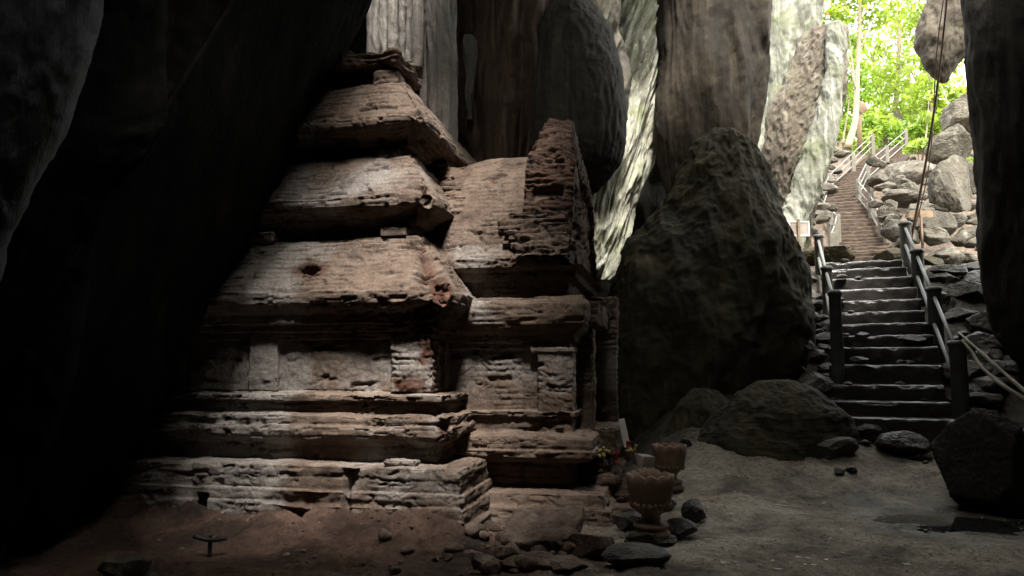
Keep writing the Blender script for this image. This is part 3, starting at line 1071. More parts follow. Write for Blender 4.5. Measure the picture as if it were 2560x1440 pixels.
def vault(vz, u0, u1, step=0.0135, seed=0.0, raw_fn=None, edge=0.3, amt=1.0, taper=0.0, row=0.066):
    """a corbelled vault or gable: outline (v,z) run along u, closed at both ends"""
    off, z, l, e = dense_profile([(a, b, edge) for a, b in vz], step)
    nu = max(3, int((u1 - u0) / step))
    uu = np.linspace(u0, u1, nu)
    nr = len(off)
    Gv = np.zeros((nr, nu, 3))
    Gv[:, :, 0] = uu[None, :]
    Gv[:, :, 1] = off[:, None]; Gv[:, :, 2] = z[:, None]
    if taper:
        kz = sstep(z.max() - 0.9, z.max(), z)
        uc = (u0 + u1) / 2 + 0.03
        Gv[:, :, 0] = uc + (Gv[:, :, 0] - uc) * (1 - taper * kz ** 1.6)[:, None]
    Nn = grid_normals(Gv)
    Vf = Gv.reshape(-1, 3)
    ends = np.minimum(uu - u0, u1 - uu)
    E = np.clip(1 - ends / 0.10, 0, 1)[None, :] + 0 * z[:, None]
    d, raw = brick_disp(Vf, Vf[:, 0], np.repeat(l, nu), E.ravel(), seed, amt, row=row)
    if raw_fn is not None:
        dx, rx = raw_fn(Vf)
        d = d + dx; raw = addraw(raw, rx)
    Vd = Vf + Nn.reshape(-1, 3) * d[:, None]
    Gd = Vd.reshape(nr, nu, 3)
    geos = [gridfaces(nr, nu)]
    # end faces: fans towards the chord, in concentric loops so that they can be worn too
    allV = [Vd]; n = len(Vd); raws = [raw]
    for col, flip in ((nu - 1, False), (0, True)):
        rim = Gd[:, col]
        chord = np.stack([rim[:, 0], np.interp(np.linspace(0, 1, nr), [0, 1], [rim[0, 1], rim[-1, 1]]), np.full(nr, min(rim[0, 2], rim[-1, 2]))], 1)
        K = 60
        tt = np.linspace(0, 1, K)[:, None, None]
        L = rim[None] * (1 - tt) + chord[None] * tt
        Lf = L.reshape(-1, 3).copy()
        dd, rr = brick_disp(Lf, Lf[:, 1], Lf[:, 2], np.zeros(len(Lf)), seed + 5, amt)
        fade = np.repeat(np.minimum(1, np.linspace(0, 1, K) * 8), nr)
        inner = np.repeat(sstep(0.16, 0.20, np.linspace(0, 1, K)), nr)
        sgn = 1 if not flip else -1
        Lf[:, 0] += sgn * (dd * fade - 0.07 * inner)
        allV.append(Lf); raws.append(rr)
        f = gridfaces(K, nr)
        geos.append((f[:, ::-1] if not flip else f) + n)
        n += len(Lf)
    return np.concatenate(allV), geos, np.concatenate(raws)


def roofwear(V):
    n = fbm(V * 2.5 + 71, 4)
    d = np.zeros(len(V)); raw = np.zeros(len(V))
    k = sstep(0.25, -0.05, V[:, 0] + 0.25 * n) * sstep(3.5, 3.9, V[:, 2])
    d -= 0.12 * k * np.clip(0.5 + n, 0, 1); raw = np.maximum(raw, 0.35 * k)
    return d, raw


V, Fc, rw = vault([(0.58, 2.72), (0.57, 2.82), (0.66, 2.92), (0.95, 3.5), (1.20, 3.95), (1.38, 4.18), (1.7, 4.28), (2.3, 4.28), (2.62, 4.18), (2.9, 3.7), (3.2, 3.1), (3.45, 2.8), (3.45, 2.7)],
                  -0.7, 1.30, 0.0135, 41.0, roofwear, edge=0.2)
part("porch_roof", V, Fc, M["brick"], temple, attr=unpack(rw), world=False)


def gablewear(V):
    n = fbm(V * 3.0 + 91, 4)
    st = fbm(np.stack([V[:, 0] * 2, V[:, 1] * 2, V[:, 2] * 15], 1) + 5, 4, ridge=True)
    d = 0.055 * st + 0.06 * n
    raw = 0.6 * sstep(0.0, 0.6, sstep(3.25, 3.5, V[:, 2]) * (0.7 + 0.8 * n))
    k = sstep(3.35, 3.2, V[:, 2] + 0.1 * n)
    d += 0.03 * k * st
    bx = np.maximum(np.abs(V[:, 0] - 1.12) - 0.16, np.abs(V[:, 2] - 3.62) - 0.05)
    d -= 0.22 * (1 - sstep(-0.02, 0.04, bx + 0.04 * n)) * (V[:, 1] < 1.8)
    return d, raw


V, Fc, rw = vault([(0.52, 2.80), (0.56, 2.95), (0.66, 3.10), (0.80, 3.20), (0.86, 3.40), (1.00, 3.8), (1.18, 4.2), (1.36, 4.48), (1.62, 4.70), (1.95, 4.77), (2.3, 4.68), (2.65, 4.4), (2.95, 4.0), (3.2, 3.5), (3.45, 3.1), (3.7, 2.8)],
                  0.84, 1.42, 0.0135, 47.0, gablewear, edge=0.6, amt=1.5, taper=0.45, row=0.085)
part("porch_gable", V, Fc, M["brick"], temple, attr=unpack(rw), world=False)

rq = np.random.default_rng(12)
for i in range(17):
    zz = 2.93 + 0.052 * (i // 2) + rq.uniform(-.01, .01)
    vv = 0.62 + (zz - 2.9) * 0.56
    uu = 0.62 + 0.34 * (i % 2) + rq.uniform(-.12, .12)
    brick_box("broken_course", (uu, vv - rq.uniform(.02, .10), zz), (uu + rq.uniform(.25, .48), vv + .25, zz + rq.uniform(.05, .09)), 80.0 + i, amp=1.5, raw_amt=0.3 * (i % 3 == 0))
for i in range(14):
    zz = 3.4 + 0.06 * i
    vv = 0.60 + (zz - 2.9) * 0.56 + 0.10
    uu = -0.28 - 0.02 * i + rq.uniform(-.1, .15)
    brick_box("broken_course", (uu, vv - rq.uniform(.03, .09), zz), (uu + rq.uniform(.18, .34), vv + .3, zz + rq.uniform(.05, .08)), 110.0 + i, amp=1.6, raw_amt=0.35)

# collapsed masonry below the doorway: blocks still bonded to the porch
rs = np.random.default_rng(3)
for i, (ue, v0_, v1_, z0_, z1_) in enumerate([(1.50, 1.15, 2.7, .74, .93), (1.62, 1.1, 2.75, .55, .76), (1.74, 1.2, 2.7, .38, .56), (1.86, 1.05, 2.8, .20, .39), (1.98, 1.1, 2.75, -.1, .21)]):
    worn_slab("broken_threshold", (1.15, v0_, z0_), (ue, v1_, z1_), 200.0 + 7 * i, 0.07)
for i, (uu, vv, zz, sx, sy, sz) in enumerate([(1.85, 0.75, 0.02, .42, .3, .13), (1.7, 0.5, -.02, .5, .34, .14), (2.0, 1.0, -.04, .4, .3, .16), (1.62, 0.62, 0.15, .4, .3, .1)]):
    brick_box("fallen_course", (uu - sx / 2, vv - sy / 2, zz), (uu + sx / 2, vv + sy / 2, zz + sz), 60.0 + i, amp=1.4)

# ------------------------------------------------------------------ rock formations
def formation(rows, D, mat, label, name="rock_formation", cat="rock formation", group=None, **kw):
    V, F = mass(rows, D, **kw)
    return solid(name, V, F, M[mat], label, cat, group)


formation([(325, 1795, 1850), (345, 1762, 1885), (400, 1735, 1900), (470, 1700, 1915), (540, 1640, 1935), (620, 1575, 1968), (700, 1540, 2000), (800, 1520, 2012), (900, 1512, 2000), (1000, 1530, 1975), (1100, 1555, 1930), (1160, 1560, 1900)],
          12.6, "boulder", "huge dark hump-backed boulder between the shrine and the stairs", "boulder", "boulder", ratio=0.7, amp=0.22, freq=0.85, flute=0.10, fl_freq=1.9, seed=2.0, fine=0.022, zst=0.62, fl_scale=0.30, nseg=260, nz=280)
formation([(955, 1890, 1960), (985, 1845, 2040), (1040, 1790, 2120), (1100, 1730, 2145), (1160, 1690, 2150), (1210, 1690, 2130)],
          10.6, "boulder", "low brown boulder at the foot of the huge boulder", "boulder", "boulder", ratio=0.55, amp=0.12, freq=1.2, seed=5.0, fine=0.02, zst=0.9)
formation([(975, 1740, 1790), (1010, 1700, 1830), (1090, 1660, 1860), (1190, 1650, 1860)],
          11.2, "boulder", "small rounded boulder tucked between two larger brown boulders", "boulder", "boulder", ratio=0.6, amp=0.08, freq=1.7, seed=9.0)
formation([(-160, 2000, 2090), (74, 2040, 2100), (90, 2022, 2104), (130, 1995, 2100), (220, 1955, 2095), (300, 1925, 2082), (400, 1912, 2065), (480, 1922, 2045), (560, 1938, 2020), (640, 1930, 2010)][1:],
          19.5, "outer", "tall leaning limestone slab with sunlit right edge at the cave mouth", "rock_pillar", "rock", ratio=0.5, amp=0.20, freq=0.9, flute=0.14, fl_freq=1.5, seed=12.0, fine=0.06, lean=0.16, zst=0.35, nseg=220, nz=240)
formation([(60, 2085, 2105), (200, 2075, 2098), (330, 2035, 2083), (450, 1995, 2050), (540, 1962, 2010), (600, 1940, 2000), (640, 1935, 1990)],
          18.9, "flow_out", "white flowstone curtain running down the leaning slab", "flowstone", "flowstone", ratio=0.8, amp=0.06, freq=1.6, flute=0.14, fl_freq=2.4, seed=14.0)
formation([(-200, 1880, 2060), (0, 1890, 2046), (100, 1895, 2020), (220, 1900, 1965), (330, 1895, 1940), (420, 1880, 1930)],
          22.5, "flow_out", "pale wall of limestone behind the leaning slab", "limestone_wall", "rock", ratio=0.6, amp=0.2, freq=0.9, flute=0.25, fl_freq=1.4, seed=16.0)
formation([(-420, 1600, 1930), (-100, 1640, 1920), (0, 1655, 1912), (150, 1665, 1908), (240, 1660, 1900), (330, 1655, 1885), (430, 1668, 1870), (540, 1690, 1860), (700, 1700, 1860)],
          14.2, "brownwall", "dark hanging rock column above the hump-backed boulder", "hanging_rock", "rock", ratio=0.5, amp=0.12, freq=0.5, flute=0.16, fl_freq=1.7, seed=20.0, fl_scale=0.05)
formation([(-420, 1440, 1640), (-60, 1490, 1645), (40, 1525, 1665), (110, 1530, 1675), (200, 1548, 1664), (300, 1530, 1640), (400, 1500, 1612), (500, 1482, 1575), (600, 1480, 1550), (680, 1492, 1525), (700, 1500, 1515)],
          14.6, "flow", "bright ribbed flowstone curtain hanging right of the dome shaped rock", "flowstone", "flowstone", ratio=0.5, amp=0.10, freq=1.0, flute=0.19, fl_freq=4.6, seed=24.0, wobble=0.08, nseg=300, nz=280, zst=0.2, lean=0.30, fl_scale=0.10)
formation([(2, 1395, 1455), (25, 1370, 1490), (90, 1347, 1528), (180, 1340, 1552), (280, 1335, 1564), (360, 1340, 1561), (410, 1370, 1548), (450, 1420, 1515), (478, 1445, 1485)],
          11.9, "domerock", "smooth dome shaped rock bulge hanging over the porch", "hanging_rock", "rock", ratio=0.9, amp=0.05, freq=1.0, flute=0.02, fl_freq=9.0, seed=27.0, fl_scale=0.05)
formation([(-420, 1100, 1450), (-60, 1120, 1430), (60, 1130, 1390), (150, 1140, 1400), (250, 1150, 1390), (350, 1175, 1370), (420, 1200, 1360), (600, 1200, 1360)],
          12.35, "rust_rock", "rust stained flowstone wall behind the shrine roof", "flowstone_wall", "flowstone", ratio=0.35, amp=0.15, freq=1.0, flute=0.30, fl_freq=2.0, seed=30.0)
formation([(45, 1232, 1262), (70, 1225, 1272), (100, 1222, 1275), (115, 1226, 1272), (125, 1222, 1276), (160, 1212, 1290), (260, 1205, 1300), (330, 1210, 1300), (480, 1210, 1300)],
          11.95, "rust_rock", "rounded stalagmite with a pale cap behind the shrine roof", "stalagmite", "stalagmite", ratio=0.8, amp=0.04, freq=2.0, flute=0.03, seed=33.0, nseg=70, nz=90)
formation([(88, 1162, 1180), (110, 1155, 1193), (140, 1158, 1196), (160, 1163, 1192), (230, 1166, 1180), (300, 1170, 1180)],
          11.9, "stalactite", "small pale twin lobed stalactite in the dark gap", "stalactite", "stalactite", ratio=0.8, amp=0.04, freq=3.0, seed=35.0, nseg=60, nz=80)
formation([(-420, 1380, 1560), (-80, 1400, 1545), (0, 1410, 1535), (80, 1440, 1530), (160, 1480, 1540), (300, 1500, 1545)],
          13.6, "cave", "grey ribbed rock curtain above the dome shaped bulge", "hanging_rock", "rock", ratio=0.4, amp=0.1, freq=1.1, flute=0.25, fl_freq=2.0, seed=37.0)
formation([(-500, 2410, 2900), (-60, 2425, 2900), (60, 2432, 2900), (180, 2430, 2900), (300, 2440, 2900), (420, 2456, 2900), (520, 2470, 2900), (640, 2478, 2900), (760, 2500, 2900), (860, 2550, 2920), (960, 2610, 2940), (1100, 2650, 2960)],
          11.6, "blackwall", "black cave wall buttress on the right of the stairs", "rock_buttress", "rock", ratio=0.35, amp=0.12, freq=0.9, flute=0.16, fl_freq=1.5, seed=41.0, zst=0.3)
formation([(-420, 2330, 2520), (-60, 2335, 2480), (0, 2326, 2500), (55, 2310, 2490), (100, 2312, 2455), (150, 2330, 2400), (185, 2346, 2380), (208, 2356, 2368)],
          15.2, "outer", "jagged brown rock tooth hanging at the top of the cave mouth", "hanging_rock", "rock", ratio=0.6, amp=0.22, freq=1.0, flute=0.10, fl_freq=1.6, seed=44.0, fine=0.015, zst=0.6, fl_scale=0.3)
pb = P(2462, 1275, 8.6)
V, F = rock((pb.x, pb.y, -0.12), (1.22, 1.15, 1.27), 15, 6, 13, 0.10)
V = V + 0.012 * fbm(V * 14, 4, ridge=True)[:, None] * (V - V.mean(0)) / 0.6
solid("boulder", V, F, M["blackwall"], "black angular boulder beside the puddle", "boulder")
formation([(-500, -900, 300), (-60, -800, 238), (40, -800, 226), (120, -800, 203), (200, -800, 175), (300, -800, 130), (400, -800, 90), (500, -800, 45), (600, -800, 0), (800, -800, -40), (1100, -800, -60), (1400, -800, -60)],
          4.6, "dim", "grey smooth rock wall bulging in at the upper left", "rock_buttress", "rock", ratio=0.25, amp=0.10, freq=1.0, seed=51.0)

formation([(280, 2215, 2245), (310, 2200, 2262), (350, 2190, 2270), (400, 2185, 2275)], 42.0, "outer", "pale mossy rock block at the top of the upper steps", "boulder", "boulder", ratio=0.6, amp=0.18, freq=1.2, seed=71.0, fine=0.06, nseg=70, nz=70)
formation([(-420, 1560, 1760), (-60, 1570, 1750), (300, 1575, 1740), (600, 1560, 1740), (760, 1540, 1720)], 19.0, "shade_black", "rock face coloured black as shade in the gap behind the ribbed curtain", "hanging_rock", "rock", ratio=0.4, amp=0.15, freq=0.9, flute=0.15, seed=73.0)  # closes the view through the gap; the void's darkness is in its colour

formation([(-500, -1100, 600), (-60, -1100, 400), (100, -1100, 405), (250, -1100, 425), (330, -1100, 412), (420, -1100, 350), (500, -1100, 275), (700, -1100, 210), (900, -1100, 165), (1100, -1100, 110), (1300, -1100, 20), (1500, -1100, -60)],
          6.0, "shade_black", "rock face coloured black as shade in the foreground at the far left", "rock_buttress", "rock", ratio=0.12, amp=0.14, freq=0.9, seed=57.0, fine=0.03)  # mass added to keep the left side dark, shade put into its colour

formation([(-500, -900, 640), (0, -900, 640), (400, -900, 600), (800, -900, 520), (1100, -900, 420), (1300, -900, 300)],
          12.7, "shade_black", "added rock face coloured black as shade behind the left side of the shrine", "rock_buttress", "rock", ratio=0.1, amp=0.15, freq=0.8, flute=0.1, seed=58.0)  # added black sheet hiding the lit cave wall, in place of shade

# the overhang whose edge throws the slanting shadow over the left half of the shrine
def overhang():
    t = 3.4
    p1 = np.array([-1.40, 8.6, 5.2]) + t * np.array(sd)
    p2 = np.array([-3.42, 7.5, 0.2]) + t * np.array(sd)
    ax = (p1 - p2); ax /= np.linalg.norm(ax)
    top = p1 + ax * 0.4; bot = p2 - ax * 1.6
    out = np.cross(np.array(sd), ax); out /= np.linalg.norm(out)
    if out[0] > 0: out = -out
    n = 170
    poly = np.array([(0.0, 0.0), (0.8, -0.80), (1.7, -1.72), (2.5, -2.45), (2.3, -2.62), (1.3, -2.5), (0.6, -2.0), (0.25, -1.3), (0.11, -0.7), (0.03, -0.25)])
    sdp = np.array(sd) - ax * np.dot(np.array(sd), ax); sdp /= np.linalg.norm(sdp)
    sdl = np.array(sd) / np.dot(np.array(sd), sdp)
    pc = np.concatenate([poly, poly[:1]])
    L = arc(pc); m = 150
    q = np.linspace(0, L[-1], m, endpoint=False)
    po = np.interp(q, L, pc[:, 0]); ps = np.interp(q, L, pc[:, 1])
    k = np.linspace(0, 1, n)
    c = bot[None] + (top - bot)[None] * k[:, None]
    Gg = c[:, None, :] + out[None, None, :] * po[None, :, None] + sdl[None, None, :] * ps[None, :, None]
    ctr = Gg.mean(1, keepdims=True)
    Nn = (Gg - ctr); Nn /= np.linalg.norm(Nn, axis=2, keepdims=True)
    V = Gg.reshape(-1, 3); Nn = Nn.reshape(-1, 3)
    V = V + Nn * (0.10 * fbm(V * 0.9 + 3, 4) + 0.03 * fbm(V * 3.1, 3))[:, None]
    V = np.concatenate([V, [ctr[0, 0], ctr[-1, 0]]])
    i = np.arange(m); N0 = n * m
    F = [gridfaces(n, m, True), np.stack([np.full(m, N0), (i + 1) % m, i], 1), np.stack([np.full(m, N0 + 1), (n - 1) * m + i, (n - 1) * m + (i + 1) % m], 1)]
    solid("rock_overhang", V, F, M["shade_black"], "rock overhang coloured black as shade, slanting from the vault on the left", "rock")


overhang()

# stalactite columns beside the crown
for i, (l_, r_, yb) in enumerate([(922, 944, 150), (947, 973, 150), (974, 992, 150), (999, 1009, 150), (1012, 1034, 160), (1036, 1052, 170), (1054, 1062, 300), (1066, 1136, 390)]):
    lab = ["thin grey stalactite at the left end of the fluted row", "grey fluted stalactite second from the left of the row", "short dark stalactite third from the left of the row", "needle thin stalactite left of the middle of the row",
           "pitted stalactite in the middle of the row", "dark recessed stalactite right of the row's middle", "slender rod like stalactite touching the shrine roof", "broad grey stalactite column at the right end of the row"][i]
    w_ = r_ - l_
    V, F = mass([(-460, l_ - w_ * .2 - 6, r_ + w_ * .15 + 6), (-100, l_ - 2, r_ + 3), (0, l_, r_), (yb * 0.6, l_ + w_ * 0.04, r_ - w_ * 0.02), (yb, l_ + w_ * 0.1, r_ - w_ * 0.04)],
                10.55 + 0.12 * math.sin(i * 2.1), ratio=0.8, nseg=90, nz=220, amp=0.012, freq=3.0, flute=0.035 + 0.02 * (i == 7), fl_freq=6.0, seed=60.0 + i * 3, fine=0.012, fl_scale=0.06)
    solid("stalactite", V, F, M["stalactite"], lab, "stalactite", "stalactite columns behind the shrine crown")

# ------------------------------------------------------------------ stairs
def step_block(a, b, width, rise, depth, mat, parent, seed):
    """one tread from a (x,y,z centre of its nosing) heading b"""
    yaw = math.atan2(-b.x, b.y)
    V, F = ebox((-width / 2, 0, -rise - 0.35), (width / 2, depth + 0.12, 0), 0.026, 0.014, 6.0, 0.035, seed, chip=0.10)
    V, F = xf((V, F), tuple(a), yaw)
    part("step", V, F, mat, parent)


lower = [P(2232, 1046, 10.3), P(2224, 1004, 10.65), P(2214, 962, 11.0), P(2210, 912, 11.4), P(2205, 868, 11.8), P(2200, 838, 12.2), P(2195, 808, 12.6), P(2188, 778, 13.0), P(2183, 750, 13.4), P(2177, 721, 13.8), P(2170, 694, 14.2), P(2160, 670, 14.6), P(2152, 652, 15.0)]
st1 = thing("concrete_staircase", "worn dark concrete steps climbing out of the cave", "stairs", tuple(lower[0]))
for i, a in enumerate(lower):
    b = (lower[min(i + 1, len(lower) - 1)] - lower[max(i - 1, 0)]); b.z = 0; b.normalize()
    nx = lower[i + 1].z if i + 1 < len(lower) else a.z + .2
    step_block(a, b, 1.56, a.z - (lower[i - 1].z if i else a.z - .25), 0.42, M["concrete_wet"], st1, 100 + i)

cl = [P(2168, 640, 21.5), P(2160, 618, 23), P(2148, 595, 25), P(2126, 548, 26), P(2102, 505, 27.2), P(2112, 465, 29), P(2165, 420, 32), P(2222, 374, 36), P(2228, 366, 37)]
pts = np.array([tuple(p) for p in cl])
zz = np.arange(pts[0, 2], pts[-1, 2], 0.185)
for j in range(3): pass
pz = np.interp(zz, pts[:, 2], np.arange(len(pts)))
sm = np.stack([np.interp(pz, np.arange(len(pts)), pts[:, j]) for j in range(3)], 1)
for _ in range(4):
    sm[1:-1, :2] = (sm[:-2, :2] + 2 * sm[1:-1, :2] + sm[2:, :2]) / 4
st2 = thing("concrete_staircase", "brown sunlit concrete staircase winding up the wooded slope outside", "stairs", tuple(sm[0]))
for i in range(len(sm)):
    t = Vector(sm[min(i + 2, len(sm) - 1)] - sm[max(i - 2, 0)]); t.z = 0
    L = Vector(sm[min(i + 1, len(sm) - 1)] - sm[i]); L.z = 0
    t.normalize()
    # blend heading towards the view so that treads stay level across
    step_block(Vector(sm[i]), t, 1.62, 0.185, max(0.28, L.length), M["concrete"], st2, 200 + i)


def railing(label, posts, size, mat, railmat, fr=(0.92, 0.6, 0.28), rr=0.025, round_post=False, group=None, name="railing", links=None, down=0.25):
    base = P(posts[0][0], posts[0][2], posts[0][3])
    t = thing(name, label, "railing", tuple(base), 0, group)
    ends = []
    for i, (px, yt, yb, D) in enumerate(posts):
        a, b = P(px, yt, D), P(px, yb, D)
        cx, cyy = a.x, a.y
        if round_post:
            h = a.z - b.z
            pr = [(0.0, -down), (size * .55, -down), (size * .5, 0.0), (size * .48, h - 0.10), (size * .50, h - 0.09), (size * .56, h - 0.08), (size * .57, h - 0.04), (size * .45, h - 0.01), (0.0, h)]
            V, F = lathe(pr, 18, (cx, cyy, b.z))
            V = V + 0.01 * fbm(V * 7 + i, 2)[:, None]
        else:
            V, F = ebox((cx - size / 2, cyy - size / 2, b.z - down), (cx + size / 2, cyy + size / 2, a.z), 0.05, 0.006, 7, 0.015, 300 + i)
        part("post", V, F, mat, t)
        ends.append((a, b))
    for i in range(len(ends) - 1):
        if links is not None and i not in links: continue
        for f in fr:
            p = ends[i][1].lerp(ends[i][0], f); q = ends[i + 1][1].lerp(ends[i + 1][0], f)
            V, F = tube([p, p.lerp(q, .5), q], rr, 8)
            part("rail", V, F, railmat, t)
    return t


railing("dark round post railing on the right of the lower steps", [(2392, 850, 1050, 10.7), (2334, 716, 880, 12.4), (2292, 622, 740, 14.0), (2262, 553, 655, 15.4)], 0.23, M["dark_post"], M["rail"], fr=(0.86, 0.45), rr=0.03, round_post=True, down=0.6)
railing("dark post railing on the left of the lower steps", [(2086, 725, 930, 11.6), (2066, 664, 790, 13.4), (2046, 585, 690, 15.4)], 0.19, M["dark_post"], M["rail"], fr=(0.86, 0.45), rr=0.028, round_post=True, down=0.6)
railing("grey post railing on the left of the winding upper steps", [(2078, 583, 612, 23.0), (2086, 561, 606, 23.7), (2092, 535, 598, 24.6), (2073, 514, 572, 25.6), (2051, 491, 552, 26.6), (2072, 436, 482, 29), (2131, 380, 430, 32.2), (2180, 334, 380, 36)], 0.17, M["post"], M["rail"])
railing("grey post railing on the right of the winding upper steps", [(2241, 580, 625, 22.6), (2215, 548, 610, 23.7), (2201, 534, 597, 24.6), (2176, 484, 550, 26), (2144, 448, 512, 27.4), (2167, 402, 464, 29), (2215, 364, 418, 32.2), (2263, 324, 374, 36)], 0.17, M["post"], M["rail"], links=(1, 2, 3, 4, 5, 6))

# ------------------------------------------------------------------ signs, pole, cone, post
def board_sign(label, px0, px1, py0, py1, pyb, D, facemat, edge=True, lines=True, post=0.06):
    a, b = P(px0, py1, D), P(px1, py0, D)
    base = P((px0 + px1) / 2, pyb, D)
    t = thing("sign", label, "sign", tuple(base))
    V, F = ebox((base.x - post / 2, D - 0.09, base.z - 0.3), (base.x + post / 2, D - 0.03, b.z + 0.03), 0.06, 0.003, 9, 0.008, 3)
    part("post", V, F, M["wood"], t)
    V, F = ebox((a.x, D, a.z), (b.x, D + 0.025, b.z), 0.05, 0.002, 6, 0.008, 4)
    board = part("board", V, F, M["signface"] if facemat is None else facemat, t)
    if edge:
        w = 0.03
        bars = [((a.x - .003, D - .012, b.z - w), (b.x + .003, D + .03, b.z + .004)), ((a.x - .003, D - .012, a.z - .004), (b.x + .003, D + .03, a.z + w)),
                ((a.x - .004, D - .011, a.z + w), (a.x + w, D + .029, b.z - w)), ((b.x - w, D - .011, a.z + w), (b.x + .004, D + .029, b.z - w))]
        V, F = join([ebox(l_, h_, 0.1, 0.001, 5, 0.006, 6) for l_, h_ in bars])
        part("frame", V - np.array(t.location), F, M["signedge"], board, world=False)
    return t


board_sign("framed notice board on a post left of the steps", 1973, 2023, 553, 590, 665, 16.8, None)
board_sign("plain wooden board on a thin post among the boulders", 2273, 2333, 526, 544, 612, 18.5, M["wood"], edge=False, post=0.05)

p0, p1 = P(2276, 605, 16.5), P(2372, -60, 13.5)
pp = [p0.lerp(p1, k / 12) + Vector((0.10 * math.sin(k / 12 * 3.1), 0, 0)) for k in range(13)]
V, F = tube(pp, np.linspace(0.030, 0.018, 13), 10, wob=0.15, seed=4)
solid("wooden_pole", V, F, M["pole"], "long reddish brown pole leaning up against the hanging rock", "pole")
pp2 = [p + Vector((0.09 * math.sin(k * .5) + .02, 0.05, 0)) for k, p in enumerate(pp)]
V, F = tube(pp2, 0.011, 8)
solid("hanging_vine", V, F, M["pole"], "thin dark vine hanging alongside the leaning pole", "vine")

# traffic marker on the leaning slab
c = P(2071, 76, 19.45)
sl = [o for o in bpy.data.objects if o.name == 'rock_pillar'][0]
sv = np.array([v.co[:] for v in sl.data.vertices]) + np.array(sl.location)
c.z = sv[np.hypot(sv[:, 0] - c.x, sv[:, 1] - c.y) < 0.22][:, 2].max() - 0.02
t = thing("traffic_cone", "orange and white striped traffic cone on top of the leaning slab", "traffic cone", tuple(c))
H_ = 0.40
V, F = ebox((c.x - .10, c.y - .10, c.z - .02), (c.x + .10, c.y + .10, c.z + .02), .1, 0, 1, .01)
part("base", V, F, M["orange"], t)
rads = np.linspace(0.085, 0.03, 6)
for k in range(5):
    V, F = lathe([(rads[k], c.z + .02 + H_ * k / 5), (rads[k + 1], c.z + .02 + H_ * (k + 1) / 5)] + ([(0, c.z + .02 + H_)] if k == 4 else []), 20, (c.x, c.y, 0))
    part("stripe" if k % 2 else "body_band", V, F, M["white"] if k % 2 else M["orange"], t)

# round-headed wooden post outside
c = P(2148, 352, 38)
t = thing("signpost", "round headed brown wooden signpost beside the tree trunk", "signpost", tuple(c))
top = P(2148, 262, 38)
V, F = tube([c - Vector((0, 0, .5)), c.lerp(top, .5), top], 0.13, 10, wob=.1)
part("post", V, F, M["wood"], t)
V, F = rock((0, 0, 0), (0.62, 0.28, 0.75), 8, 4, 26, 0.06)
part("head", V + np.array(P(2156, 284, 37.8)), F, M["wood"], t)

# ------------------------------------------------------------------ loose rocks
def scatter_rock(px, py, D, w, h, seed, mat, label, group, sub=4, dz=0.0, dy=None, flat=False, name="rock"):
    if D < 17.5 and dz >= 0:
        for k in range(400):
            q = P(px, py, 6.0 + 0.03 * k)
            if q.z <= float(ground_z(np.array([q.x]), np.array([q.y]), False)[0]) + 0.02:
                D = q.y
                break
    p = P(px, py, D)
    sy = dy if dy else w * (0.7 + 0.4 * ((seed * 37) % 10) / 10)
    if D < 17.5 and dz >= 0: p.z = gz1(p.x, p.y) - 0.12 * h
    V, F = rock((p.x, p.y, p.z - 0.12 * h), (w, sy, h), seed, sub, 11 if flat else 15, 0.09)
    o = solid(name, V, F, M[mat], label, "rock", group, smooth=False)
    o.rotation_euler = (random.uniform(-.15, .15), random.uniform(-.15, .15), random.uniform(-.5, .5))
    return o


def gD(py):
    """distance at which the level floor meets this image row"""
    v = (720.0 - py) / F_PX
    return -CAM_Z * (math.cos(PITCH) - v * math.sin(PITCH)) / (math.sin(PITCH) + v * math.cos(PITCH))


gr1 = "loose stones in front of the porch"
pf = P(1358, 1378, gD(1378))
V, F = ebox((-.34, -.26, -.06), (.34, .26, .06), .018, .016, 5, .03, 5, chip=.16)
V = V + 0.02 * fbm(V * 5, 4)[:, None]
V, F = xf((V, F), (pf.x, pf.y, gz1(pf.x, pf.y) + .20), R(-14), (R(24), R(-6)))
solid("rock", V, F, M["rubble"], "large flat topped slab of fallen masonry in front of the porch", "rock", gr1)
near = [(1350, 1385, .42, .24, "dark stone propping up the large fallen slab"),
        (1420, 1330, .30, .12, "flat pinkish stone behind the large fallen slab"),
        (1475, 1400, .42, .24, "angular brown stone right of the large fallen slab"),
        (1345, 1425, .30, .12, "low flat stone in front of the large fallen slab"),
        (1140, 1330, .26, .16, "squared block lying at the corner of the plinth"),
        (1150, 1290, .24, .12, "small block perched on the squared block at the plinth corner"),
        (980, 1330, .26, .20, "squarish brown stone half sunk in the soil below the plinth"),
        (1590, 1425, .55, .16, "long flat dark stone at the edge of the sandy path"),
        (1280, 1432, .28, .12, "flat stone at the bottom edge near the rubble"),
        (1210, 1430, .22, .16, "dark square brick in the rubble"),
        (1420, 1438, .36, .11, "reddish flat stone in the rubble by the path"),
        (1580, 1330, .34, .20, "grey stone left of the front urn's foot"),
        (1690, 1345, .42, .20, "dark flat stone right of the front urn's foot"),
        (1740, 1315, .30, .24, "dark angular stone farthest right of the front urn"),
        (1625, 1360, .55, .14, "broad dark stone under the front urn"),
        (1665, 1290, .30, .16, "dark stone behind the front urn's foot"),
        (1715, 1215, .26, .13, "grey stone on the path beside the rear urn"),
        (1560, 1270, .3, .16, "brown stone between the porch and the front urn"),
        (315, 1452, .42, .20, "pale tan rounded stone at the bottom left edge"),
        (375, 1448, .12, .08, "small pale stone beside the tan stone at bottom left")]
for i, (px, py, w, h, lab) in enumerate(near):
    D = gD(py)
    p = P(px, py, D)
    z = gz1(p.x, p.y)
    V, F = rock((p.x, p.y, z - 0.2 * h), (w, w * .75, h * 1.15), 400 + i, 5, 12, 0.08)
    solid("rock", V, F, M["boulders_out" if px < 400 else ("dark_rock" if 1570 < px < 1760 else "rubble")], lab, "rock", gr1 if px > 400 else None, smooth=False)

